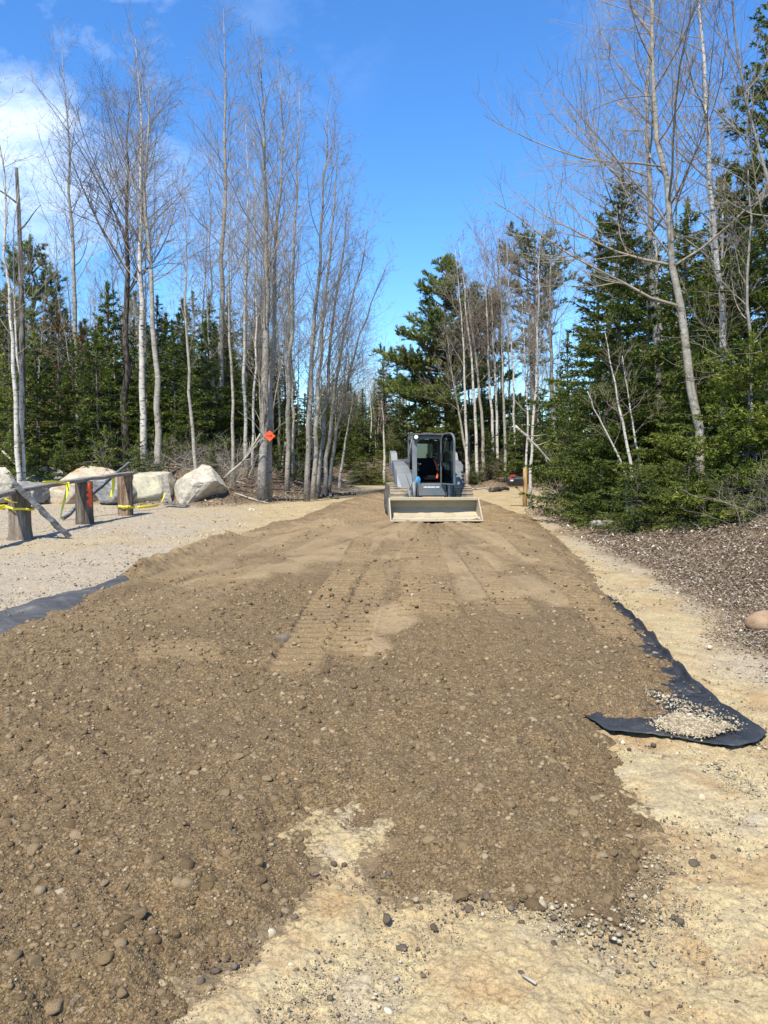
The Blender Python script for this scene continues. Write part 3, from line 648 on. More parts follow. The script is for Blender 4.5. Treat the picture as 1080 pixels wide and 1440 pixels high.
def front_trees():
    T = traced
    T('birch_tree', 1, 26, [(22, 560), (14, 420), (4, 260), (-4, 120)], 8, 2.2, 'white birch at the far left edge of the photo, left of the broken snag', LG, bark='birch', twig='twig', n=22)
    T('birch_tree', 41, 26.3, [(30, 560), (20, 460), (18, 330), (30, 260)], 5, 1.2, 'thin second birch stem beside the white birch at the left edge', LG, bark='birch', n=12, f0=.5)
    T('aspen_tree', 2, 34, [(112, 640), (106, 450), (101, 300), (92, 130), (86, 62)], 9, 2.9, 'straight slim pale aspen, first tall one right of the broken snag', LG, n=34, f0=.42, sec=9)
    T('maple_tree', 3, 32, [(176, 640), (177, 450), (178, 360), (179, 300), (181, 200), (184, 130)], 13, 4.3, 'dark barked wide crowned tree with forked limbs in the left wood', LG, bark='dark_bark', twig='twig_dark', n=34, f0=.48, el=(25, 60), sec=12, ter=4, fork=[(.55, 3.0, 60, 4.8, .075), (.50, .2, 48, 4.2, .065), (.60, 2.5, 68, 5.0, .06), (.53, .6, 60, 4.5, .05)])
    T('birch_tree', 4, 29, [(203, 640), (199, 500), (197, 400), (198, 300), (199, 200), (196, 120), (190, 55)], 11, 3.0, 'white trunked birch with black scars just left of the leaning grey aspen', LG, bark='birch', n=38, f0=.42, sec=9)
    T('aspen_tree', 5, 27, [(223, 655), (221, 560), (216, 430), (207, 330), (203, 260), (214, 170), (208, 110)], 11, 3.0, 'smooth grey aspen with a curved stem, right beside the scarred birch', LG, bark='aspen', n=32, f0=.5, sec=8)
    T('aspen_tree', 6, 26, [(274, 650), (266, 560), (262, 440), (262, 330), (258, 250)], 6, 1.6, 'thin grey aspen pole standing right behind the big pale boulder', LG, n=18, f0=.5)
    T('aspen_tree', 7, 34, [(310, 640), (311, 500), (313, 380), (318, 250), (318, 120), (314, 12)], 11, 3.3, 'tallest straight aspen of the left wood, its top at the picture edge', LG, bark='aspen', n=42, f0=.38, sec=9)
    T('aspen_tree', 8, 27, [(330, 660), (326, 560), (322, 440), (322, 300), (326, 230)], 5.5, 1.5, 'thin grey pole tree between the tallest aspen and the orange marker tree', LG, n=18, f0=.45)
    T('birch_tree', 9, 32, [(346, 650), (343, 520), (345, 400), (350, 260), (345, 170)], 6, 1.9, 'thin pale tree just left of the tree with the orange marker', LG, bark='birch', n=24, f0=.45)
    T('maple_tree', 10, 26.5, [(370, 676), (371, 600), (375, 480), (377, 380), (372, 280), (372, 180), (366, 72)], 15, 3.2, 'stout grey tree carrying the orange diamond marker', LG, bark='grey_bark', n=44, f0=.34, sec=9, fork=[(.12, .3, 78, 4, .07)])
    T('aspen_tree', 11, 27, [(378, 670), (381, 560), (386, 440), (392, 300), (398, 180), (394, 100)], 10, 2.6, 'grey twin stem close behind the right side of the orange marker tree', LG, bark='aspen', n=34, f0=.4, sec=8)
    T('aspen_tree', 12, 30, [(404, 660), (406, 540), (412, 400), (418, 250), (420, 120)], 8, 2.6, 'grey pole tree at the middle between marker tree and the leaning clump', LG, n=32, f0=.38)
    for k, (pix, w, cr, lab) in enumerate([
        ([(432, 672), (436, 560), (444, 420), (456, 270), (466, 135)], 9, 2.6, 'leftmost and tallest stem of the leaning clump left of the loader'),
        ([(441, 670), (447, 560), (456, 430), (468, 300), (478, 190)], 8, 2.2, 'second stem from the left in the leaning clump left of the loader'),
        ([(450, 668), (458, 560), (470, 440), (484, 330), (495, 235)], 7, 2.0, 'middle stem of the leaning clump left of the loader'),
        ([(458, 668), (466, 580), (484, 470), (508, 370), (524, 300)], 7, 1.9, 'fourth stem from the left in the leaning clump left of the loader'),
        ([(464, 665), (476, 590), (500, 490), (528, 410), (548, 360)], 6, 1.6, 'rightmost and most slanting stem of the leaning clump left of the loader')]):
        T('aspen_tree', 20+k, 28+k*1.3, pix, w, cr, lab, LG, bark='aspen' if k % 2 else 'grey_bark', n=30-k*2, f0=.3, el=(30, 65), sec=8, side=.2, fork=[(.25, .3, 64, 4.5, .032), (.35, -.2, 68, 4, .028)])
    T('birch_tree', 30, 36, [(478, 672), (486, 620), (496, 560)], 5, 1.1, 'short white birch stem leaning beside the gap over the far road', LG, bark='birch', n=12, f0=.6)
    # broken snag at the far left
    pts = np.array([P(px, py, 28) for px, py in ((32, 640), (31, 450), (27, 300), (23, 236))]); o = pts[0].copy(); o[2] = gh(o[0], o[1]); b = MB(); b.tubes(resample(pts-o, 9), np.linspace(.14, .06, 9), 8); c = MB()
    rg = np.random.default_rng(5); st = (pts-o)[[2, 2, 1, 2, 1]]+np.array([[0, 0, .3], [0, 0, -.6], [0, 0, 1.5], [0, 0, -1.4], [0, 0, .6]]); d = norm(np.array([[-.8, 0, .9], [.7, .1, .7], [.6, 0, .5], [-.7, .2, .5], [.7, 0, .8]])); P1, R1 = limbs(rg, st, d, np.array([1.5, 1.2, .9, .7, 1.3]), np.array([.04, .035, .03, .03, .03]), 5, .1); c.tubes(P1, R1, 5)
    tree_obj('dead_snag', (b.mesh('trunk', M['snag_bark']), c.mesh('branches', M['snag_bark'])), o, label='dead dark snag with a broken top near the left edge', crown='branches')
    # right side
    T('aspen_tree', 50, 20, [(930, 690), (927, 560), (921, 450), (914, 320), (911, 200), (912, 90), (917, -40), (918, -160)], 13, 3.9, 'straight pale aspen behind, left of the curved one in the right wood', RG, bark='aspen', n=24, f0=.36, el=(20, 55), sec=11, ter=4, side=2.9)
    T('aspen_tree', 51, 16, [(988, 690), (982, 610), (972, 520), (957, 420), (944, 340), (931, 240), (922, 150), (918, 60), (912, -60), (905, -180)], 15, 3.6, 'curved grey aspen trunk in front of the right wood, sweeping up left', RG, bark='aspen', n=20, f0=.36, el=(15, 52), sec=11, ter=4, side=2.9, fork=[(.36, 2.9, 12, 4.5, .045), (.42, 2.8, 20, 4.2, .04)])
    T('birch_tree', 52, 17, [(1018, 690), (1018, 540), (1012, 420), (1003, 300), (996, 190), (988, 90), (981, -20), (972, -150)], 12, 2.8, 'white birch with black scars, third trunk of the right wood', RG, bark='birch', n=20, f0=.38, el=(15, 52), sec=9, side=2.6)
    T('maple_tree', 53, 15, [(1112, 700), (1095, 480), (1082, 260), (1066, 180), (1046, 110), (1035, 40), (1020, -60)], 10, 2.8, 'reddish twiggy maple leaning in from the right edge', RG, bark='grey_bark', twig='twig', n=15, f0=.45, el=(20, 60), sec=10, side=2.9)
    T('maple_tree', 54, 15.5, [(1062, 700), (1058, 560), (1052, 430), (1056, 300), (1050, 200), (1055, 100)], 6, 2.0, 'thin twiggy grey stem between the scarred birch and the leaning maple', RG, bark='grey_bark', twig='twig', n=18, f0=.25, el=(5, 50), sec=9, side=3.0)
    T('birch_sapling', 55, 17, [(888, 655), (880, 610), (868, 560), (858, 510), (851, 468)], 6, .8, 'white curved birch sapling in front of the firs, thickest of three', RG, bark='birch', twig='twig', n=8, f0=.5, el=(5, 50), sec=4, tmin=.003)
    T('birch_sapling', 56, 17.3, [(901, 660), (893, 620), (884, 560), (875, 500)], 4, .7, 'slim birch sapling just right of the thickest white sapling', RG, bark='birch', twig='twig', n=6, f0=.5, sec=4, tmin=.003)
    T('birch_sapling', 57, 17, [(880, 665), (862, 625), (840, 585), (826, 550)], 4.5, .7, 'thin white sapling leaning far left in front of the firs', RG, bark='birch', twig='twig', n=6, f0=.5, sec=4, tmin=.003)
    T('birch_tree', 58, 26, [(746, 700), (748, 620), (756, 520), (757, 420), (760, 330)], 5, 1.4, 'thin white birch rising right beside the mailbox post', RG, bark='birch', n=16, f0=.4)
    T('birch_tree', 59, 27, [(738, 690), (742, 600), (738, 500), (734, 420)], 4, 1.4, 'thin pale stem left of the mailbox, leaning slightly', RG, bark='birch', n=16, f0=.4)
    # slender stems behind the loader
    lst = [((657, 668), (655, 560), (648, 440), (640, 350), 46, 5), ((671, 672), (668, 560), (655, 430), (645, 340), 44, 5.5), ((682, 676), (676, 560), (662, 450), (652, 380), 42, 6), ((695, 672), (690, 560), (684, 430), (680, 320), 47, 5), ((700, 675), (698, 560), (692, 450), (688, 360), 44, 5), ((712, 672), (708, 560), (705, 420), (700, 330), 48, 5),
           ((725, 670), (722, 540), (716, 420), (712, 340), 50, 4), ((540, 690), (541, 640), (539, 590), (537, 560), 44, 5), ((664, 676), (652, 620), (638, 540), (628, 470), 43, 5)]
    nm = ['thin pale stem right behind the open loader door', 'slender pale stem leaning left over the loader, second from its door', 'brightest leaning birch between the loader and the side road', 'straight slim grey stem in the clump behind the side road', 'pale stem in the clump behind the side road, just right of the grey one', 'slim tree at the right of the clump behind the side road', 'faint tall stem just left of the mailbox in the distance', 'single thin white birch left of the loader, beside the pine', 'most slanted thin stem crossing the big pine at the right']
    for k, (a, b_, c_, d_, Y, w) in enumerate(lst):
        T('birch_tree', 70+k, 40.3+.35*(k % 5) if k != 7 else Y, [a, b_, c_, d_], w*1.0, .9 if k == 7 else 2.3, nm[k], MG, bark='birch' if k % 3 != 2 else 'aspen', twig='twig_red' if k % 2 else 'twig', n=8 if k == 7 else 18, f0=.45, tmin=.006)
    for k, (pix, lab) in enumerate([([(752, 690), (748, 500), (742, 400), (738, 305)], 'wide grey maple with reddish buds rising above the second pine'), ([(706, 690), (705, 500), (700, 400), (702, 318)], 'reddish budding maple between the two pines'), ([(780, 690), (776, 520), (772, 400), (778, 330)], 'reddish budding maple right behind the mailbox clump')]):
        T('maple_tree', 85+k, 52-4*k, pix, 9, 4.0, lab, MG, bark='grey_bark', twig='twig_red' if k else 'twig', n=22, f0=.45, sec=8, ter=3, tmin=.007)
front_trees()

# ------------------------------------------------------------------ conifers
def rep(cnt, *arrs): return [np.repeat(a, cnt, axis=0) for a in arrs]
def blades(b, rg, p, d, L, w, spread=.6, k=4):
    p, d, L, w = rep(k, p, d, L, w); n = len(L)
    dd = norm(d+rg.normal(0, spread, (n, 3))*np.array([1, 1, .75])); sd = norm(np.cross(dd, rg.normal(0, .5, (n, 3))+np.array([0, 0, 1.0])))
    L = L*rg.uniform(.7, 1.3, n); v = np.stack([p-sd*w[:, None]*.5, p+sd*w[:, None]*.5, p+dd*L[:, None]], 1)
    b.add(v.reshape(-1, 3), None, np.arange(n*3).reshape(-1, 3), smooth=False)
def fir_meshes(seed, H, Rm, z0=.4, whorl=.25, per=7, step=.075, bl=.10, bw=.028, k=4, shape=.85, droop=.12, needle='needle', gaps=.12, trunk_r=None, ts=.085, rise=.45):
    rg = np.random.default_rng(seed); nz = int((H-z0)/whorl); zz = z0+(H-z0-.25)*(np.arange(nz)/nz)**1.0
    zz = np.repeat(zz, per)+rg.uniform(-.12, .12, nz*per)*whorl*2; az = rg.uniform(0, 6.28, len(zz)); s = np.clip(zz/H, 0, 1)
    L = Rm*((1-s)**shape)*rg.uniform(.62, 1.16, len(zz))+.12
    az0 = rg.uniform(0, 6.28, 3); L *= 1+.16*np.sin(az*2+az0[0]+zz*1.3)+.10*np.sin(az*3+az0[1]-zz*2.1)
    m = rg.random(len(zz)) > gaps*(.4+s); zz, az, s, L = zz[m], az[m], s[m], L[m]
    el = np.where(s > .6, R(18)+rise*(s-.6)*1.6, -droop+ .4*(s-.1)) + rg.normal(0, .08, len(zz))
    h = np.stack([np.cos(az), np.sin(az)], -1)
    def at(idx, u):
        u = u[:, None]; hz = L[idx][:, None]*u; x = h[idx]*hz*np.cos(el[idx])[:, None]
        z = zz[idx][:, None]+hz*np.sin(el[idx])[:, None]-.10*L[idx][:, None]*u+.16*L[idx][:, None]*u*u
        return np.concatenate([x, z], 1)
    N = len(L); K = 5; u = np.linspace(0, 1, K); pts = np.stack([at(np.arange(N), np.full(N, q)) for q in u], 1)
    tb = MB(); p = np.stack([np.zeros(9), np.zeros(9), np.linspace(-.2, H-.05, 9)], -1); p[1:-1, :2] += rg.normal(0, .012, (7, 2))*H*.25; r0 = trunk_r or H*.011
    tb.tubes(p, r0*(1-np.linspace(0, 1, 9))**.8+.008, 7)
    tb.tubes(pts, (.006+.010*L)[:, None]*(1-.8*u)[None], 3, cap=False)
    fb = MB()
    # leading shoot and main axis needles
    cnt = np.maximum(2, (L/step).astype(int)); idx = np.repeat(np.arange(N), cnt); n = len(idx); uu = .12+.88*rg.random(n)
    q = at(idx, uu); side = np.where(rg.random(n) < .5, -1.0, 1.0); a = R(50)+rg.normal(0, .15, n); hh = h[idx]; ca, sa = np.cos(a), np.sin(a)*side
    d = np.stack([hh[:, 0]*ca-hh[:, 1]*sa, hh[:, 0]*sa+hh[:, 1]*ca, rg.normal(-.05, .16, n)+.25*np.sin(el[idx])], -1); d = norm(d)
    l = L[idx]*.42*(1.08-uu)*rg.uniform(.6, 1.2, n)+.07
    c2 = np.maximum(1, (l/ts).astype(int)); q2, d2, l2 = rep(c2, q, d, l); f = rg.random(len(l2)); pos = q2+d2*(l2*f)[:, None]+rg.normal(0, .012, (len(l2), 3)); pos[:, 2] -= .05*l2*f
    blades(fb, rg, pos, d2, np.full(len(pos), bl), np.full(len(pos), bw), .55, k)
    blades(fb, rg, q, np.concatenate([hh, .1*np.ones((n, 1))], 1), np.full(n, bl), np.full(n, bw), .5, k)
    top = np.stack([rg.normal(0, .02, 60), rg.normal(0, .02, 60), H-.02-rg.random(60)**1.4*H*.12], -1); blades(fb, rg, top, np.tile([0, 0, 1.0], (60, 1)), np.full(60, bl*1.3), np.full(60, bw), .5, 3)
    return tb.mesh('trunk', M['fir_bark']), fb.mesh('crown', M[needle])
def pine_meshes(seed, H, Rm, prof, z0=.2, spacing=.62, needle='needle_pine', dens=1.0, lean=0):
    """white pine: flat layered limbs with upswept tufted ends"""
    rg = np.random.default_rng(seed); zz = np.arange(z0*H, H-.5, spacing); zz = np.repeat(zz, 7)+rg.normal(0, .05, len(zz)*7); s = zz/H; az = rg.uniform(0, 6.28, len(zz)); n = len(zz)
    L = Rm*np.interp(s, [a for a, b in prof], [b for a, b in prof])*rg.uniform(.6, 1.12, n)
    L *= 1+.12*np.sin(az+seed)*(s < .8)
    e = np.interp(s, [.2, .6, .85, 1], [R(-4), R(14), R(34), R(60)])+rg.normal(0, .08, n)
    d = np.stack([np.cos(az)*np.cos(e), np.sin(az)*np.cos(e), np.sin(e)], -1); st = np.stack([0*zz, 0*zz, zz], -1)
    P1, R1 = limbs(rg, st, d, L, .012+.016*L, 6, .05, .04, .8)
    tb = MB(); p = np.stack([np.zeros(10), np.zeros(10), np.linspace(-.3, H-.1, 10)], -1); p[1:-1, :2] += rg.normal(0, .06, (8, 2)); tb.tubes(p, H*.0125*(1-np.linspace(0, 1, 10))**.8+.02, 9); tb.tubes(P1, R1, 4, cap=False)
    c1 = np.maximum(4, (L*6*dens).astype(int)); s2, d2, l2, r2 = children(rg, P1, R1, L, c1, .30, 1.0, (30, 65), .24, .25, .6, .93); P2, R2 = limbs(rg, s2, d2, l2, np.maximum(r2, .006), 3, .08, .12); tb.tubes(P2, R2, 3, cap=False)
    fb = MB(); N2 = len(l2); kk = np.maximum(4, (l2*19).astype(int)); idx = np.repeat(np.arange(N2), kk); u = .25+.75*rg.random(len(idx)); pp = s2[idx]+(P2[idx, -1]-s2[idx])*u[:, None]+rg.normal(0, .03, (len(idx), 3)); dd = norm(norm(d2[idx])*np.array([1, 1, .4])+np.array([0, 0, .38]))
    blades(fb, rg, pp, dd, np.full(len(pp), .19), np.full(len(pp), .05), .55, 5)
    tp = np.stack([rg.normal(0, .05, 60), rg.normal(0, .05, 60), H-.1-rg.random(60)*.9], -1); blades(fb, rg, tp, np.tile([0, 0, 1.0], (60, 1)), np.full(60, .16), np.full(60, .03), .6, 5)
    return tb.mesh('trunk', M['fir_bark']), fb.mesh('crown', M[needle])
FIRP = {}
def firp(key):
    if key not in FIRP:
        kw = {'near_a': dict(seed=1, H=8.6, Rm=2.7, z0=.3, bw=.036, ts=.068, k=5), 'near_b': dict(seed=2, H=8.0, Rm=2.4, z0=.3, bw=.036, ts=.068, k=5), 'near_low': dict(seed=3, H=4.2, Rm=2.3, z0=.15, bw=.034, ts=.07, k=5, whorl=.22, per=7, shape=.7, needle='needle'),
              'bush_a': dict(seed=4, H=2.1, Rm=1.35, z0=.08, whorl=.15, per=7, shape=.6, bl=.075, bw=.022, step=.06), 'bush_b': dict(seed=5, H=1.5, Rm=1.0, z0=.06, whorl=.14, per=7, shape=.55, bl=.075, bw=.022, step=.06, needle='needle_yellow'),
              'mid_a': dict(seed=6, H=6.5, Rm=1.9, z0=.5, whorl=.3, bl=.15, bw=.05, k=4, ts=.11, step=.10, per=7), 'mid_b': dict(seed=7, H=5.2, Rm=1.7, z0=.4, whorl=.3, bl=.15, bw=.05, k=4, ts=.11, step=.10, per=7, needle='needle_yellow'), 'mid_c': dict(seed=8, H=3.6, Rm=1.5, z0=.25, whorl=.26, bl=.13, bw=.045, k=4, ts=.11, step=.10, per=7, needle='needle'),
              'spruce_a': dict(seed=9, H=11, Rm=2.1, z0=1.2, whorl=.38, per=7, bl=.22, bw=.075, k=4, ts=.15, step=.13, needle='needle_dark', shape=.9), 'spruce_b': dict(seed=10, H=9.5, Rm=2.3, z0=.8, whorl=.38, per=7, bl=.22, bw=.075, k=4, ts=.15, step=.13, needle='needle_dark', gaps=.25),
              'spruce_c': dict(seed=12, H=13, Rm=2.5, z0=2.5, whorl=.42, per=7, bl=.22, bw=.08, k=4, ts=.16, step=.14, needle='needle_dark', gaps=.3), 'rust': dict(seed=11, H=4.5, Rm=1.4, z0=.5, whorl=.32, bl=.13, bw=.035, k=3, ts=.13, step=.12, needle='needle_rust')}[key]
        FIRP[key] = (fir_meshes(**kw), kw['H'])
    return FIRP[key]
def fir(name, key, px, Y, topy=None, label=None, group=None, H=None, rz=None, sx=1, cat='tree'):
    me, h0 = firp(key); x = (px-540)/F*Y; z = gh(x, Y)
    if topy is not None: H = P(px, topy, Y)[2]-z
    s = (H or h0)/h0; e = tree_obj(name, me, (x, Y, z), rz if rz is not None else (px*7.3+Y) % 6.28, 1, label, cat, group); e.scale = (s*sx, s*sx, s); return e
LF = 'evergreens in front of the left wood'; RF = 'evergreens at the right edge of the road'; BF = 'dark spruces standing back in the left wood'
def conifers():
    f = fir
    # right
    f('fir_tree', 'near_a', 866, 19, 236, 'tall pointed fir, first big evergreen right of the mailbox', RF, rz=.4, sx=.84)
    f('fir_tree', 'near_b', 955, 21, 288, 'tall fir standing behind the curved aspen trunk', RF, rz=2.0)
    f('fir_tree', 'near_a', 1075, 17.5, -30, 'tallest fir, filling the top right corner of the photo', RF, rz=3.3, sx=.8)
    f('fir_tree', 'near_low', 1050, 14.6, 470, 'broad fir under the leaning maple at the right edge', RF, rz=1)
    f('fir_tree', 'near_low', 975, 16.8, 500, 'broad fir around the foot of the curved aspen', RF, rz=4)
    f('fir_tree', 'near_low', 868, 21.5, 470, 'leafy fir reaching out toward the mailbox', RF, rz=2.6, sx=.72)
    f('fir_tree', 'near_low', 890, 17.8, 520, 'broad fir behind the three white saplings', RF, rz=5.3)
    f('fir_bush', 'bush_a', 896, 15.6, 648, 'low dense fir bush below the white saplings, beside the leaf litter', RF, rz=1, cat='bush')
    f('fir_bush', 'bush_a', 846, 17.6, 655, 'low fir bush at the left beside a bare log', RF, rz=2, cat='bush')
    f('fir_bush', 'bush_a', 968, 14.9, 640, 'low fir bush under the curved aspen', RF, rz=3, cat='bush')
    f('fir_bush', 'bush_b', 1078, 13.0, 650, 'yellowish low fir bush at the right edge above the litter', RF, rz=4, cat='bush')
    f('fir_bush', 'bush_b', 1022, 13.8, 655, 'yellowish low fir bush left of the one at the right edge', RF, rz=5, cat='bush')
    f('fir_bush', 'bush_b', 862, 17.4, 690, 'small yellowish fir bush at the edge of the leaf litter', RF, rz=.3, cat='bush')
    f('fir_tree', 'mid_a', 1010, 25, 250, 'tall fir between the scarred birch and the right edge, standing back', RF)
    f('fir_tree', 'spruce_b', 905, 27, 330, 'dark spruce behind the gap between the two tall firs', RF)
    f('fir_tree', 'mid_a', 795, 29, 470, 'narrow fir behind the mailbox', RF, sx=.8)
    # beside the pine
    f('spruce_tree', 'spruce_b', 583, 48, 512, 'dark spruce at the left foot of the big pine, behind the loader', MG, sx=1.0)
    f('spruce_tree', 'spruce_a', 604, 50, 508, 'dark spruce just right behind the loader cab', MG, sx=1.1)
    f('spruce_tree', 'spruce_b', 562, 52, 545, 'smaller dark spruce left of the loader cab', MG, sx=1.0)
    f('fir_tree', 'mid_a', 700, 46, 548, 'fir standing in the birch clump behind the side road', MG, sx=1.2)
    f('fir_tree', 'mid_a', 735, 40, 560, 'fir directly behind the black box of the mailbox', MG, sx=1.2)
    for k, (px, Y, ty) in enumerate(((497, 45, 662), (506, 46.5, 650), (526, 45.5, 652))): f('fir_bush', 'bush_b', px, Y, ty, ['leftmost','second','rightmost'][k]+' dense yellow-green bush of three where the far road bends', MG, cat='bush', sx=1.1)
    f('fir_bush', 'bush_a', 515, 44, 640, 'yellow-green fir bush where the far road bends away', MG, cat='bush', sx=1.5)
    f('fir_bush', 'mid_c', 537, 46, 652, 'small green bush left of the loader at the road bend', MG, cat='bush', sx=1.3)
    f('fir_bush', 'mid_b', 664, 40.5, 655, 'light green fir bush right of the loader by the side road', MG, cat='bush', sx=1.7)
    # left front
    for k, (key, px, Y, ty, lab) in enumerate([('mid_a', 55, 29, 468, 'bushy fir behind the leftmost post'), ('mid_a', 108, 30, 478, 'bushy fir in the left wood behind the second post'), ('mid_b', 140, 29, 470, 'yellowish green fir left of the dark barked tree'), ('mid_a', 158, 34, 400, 'dark full fir behind the dark barked tree'),
            ('mid_c', 30, 27, 590, 'low spreading fir at the left edge behind the grey boulder'), ('mid_c', 196, 26.5, 612, 'low spreading fir at the foot of the scarred birch'), ('mid_b', 248, 33, 470, 'bright green fir between the curved aspen and the thin pole'), ('mid_b', 292, 33, 455, 'bright green fir left of the tallest aspen'), ('mid_b', 268, 31, 520, 'bright green fir right above the big pale boulder'),
            ('mid_c', 235, 29, 610, 'low fir beside the curved aspen foot'), ('mid_b', 400, 33, 590, 'small green fir right of the orange marker tree'), ('mid_b', 418, 35, 575, 'small green fir second to the right of the marker tree'), ('mid_c', 298, 27.5, 625, 'low olive fir just behind the big pale boulder'), ('mid_c', 452, 38, 615, 'low green fir at the foot of the leaning clump'),
            ('mid_a', 10, 30, 500, 'fir cut by the left edge of the photo'), ('mid_a', 330, 34, 500, 'fir behind the thin pole left of the marker tree'), ('mid_c', 90, 27.5, 600, 'small fir right behind the grey boulder'), ('mid_c', 150, 28, 600, 'small fir behind the tan topped boulder'),
            ('mid_a', 205, 33, 500, 'fir right behind the scarred white birch'), ('mid_a', 358, 36, 480, 'fir behind the orange marker tree'), ('rust', 88, 31, 440, 'rusty brown half dead fir top in the left wood'), ('rust', 120, 32, 455, 'rusty brown fir right beside the slim pale aspen')]):
        f('fir_tree', key, px, Y, ty, lab, LF)
    pm = pine_meshes(3, 13.2, 4.5, [(.15, .6), (.3, .9), (.45, 1.0), (.6, .85), (.75, .56), (.9, .26), (1, .04)], spacing=.62, dens=1.7)
    z = gh(3.6, 45); e = tree_obj('white_pine', pm, (3.62, 45, z), 2.2, (P(628, 362, 45)[2]-z)/13.2, 'big green layered white pine rising behind the loader', 'tree')
    pm = pine_meshes(8, 15, 3.4, [(.3, .3), (.6, .45), (.72, .8), (.85, .9), (.95, .5), (1, .1)], z0=.45, spacing=.65, dens=.8)
    z = gh(10.0, 52); tree_obj('white_pine', pm, (10.0, 52, z), 1, (P(748, 335, 52)[2]-z)/15, 'second white pine with a flat open crown, farther right', 'tree')
    pm = pine_meshes(14, 10, 2.2, [(.3, .6), (.6, .9), (.8, .7), (1, .1)], z0=.3, spacing=.6)
    z = gh(-18, 40); tree_obj('white_pine', pm, (-18.0, 40, z), 1, (P(55, 335, 40)[2]-z)/10, 'dark rounded young pine behind the broken snag', 'tree')
conifers()

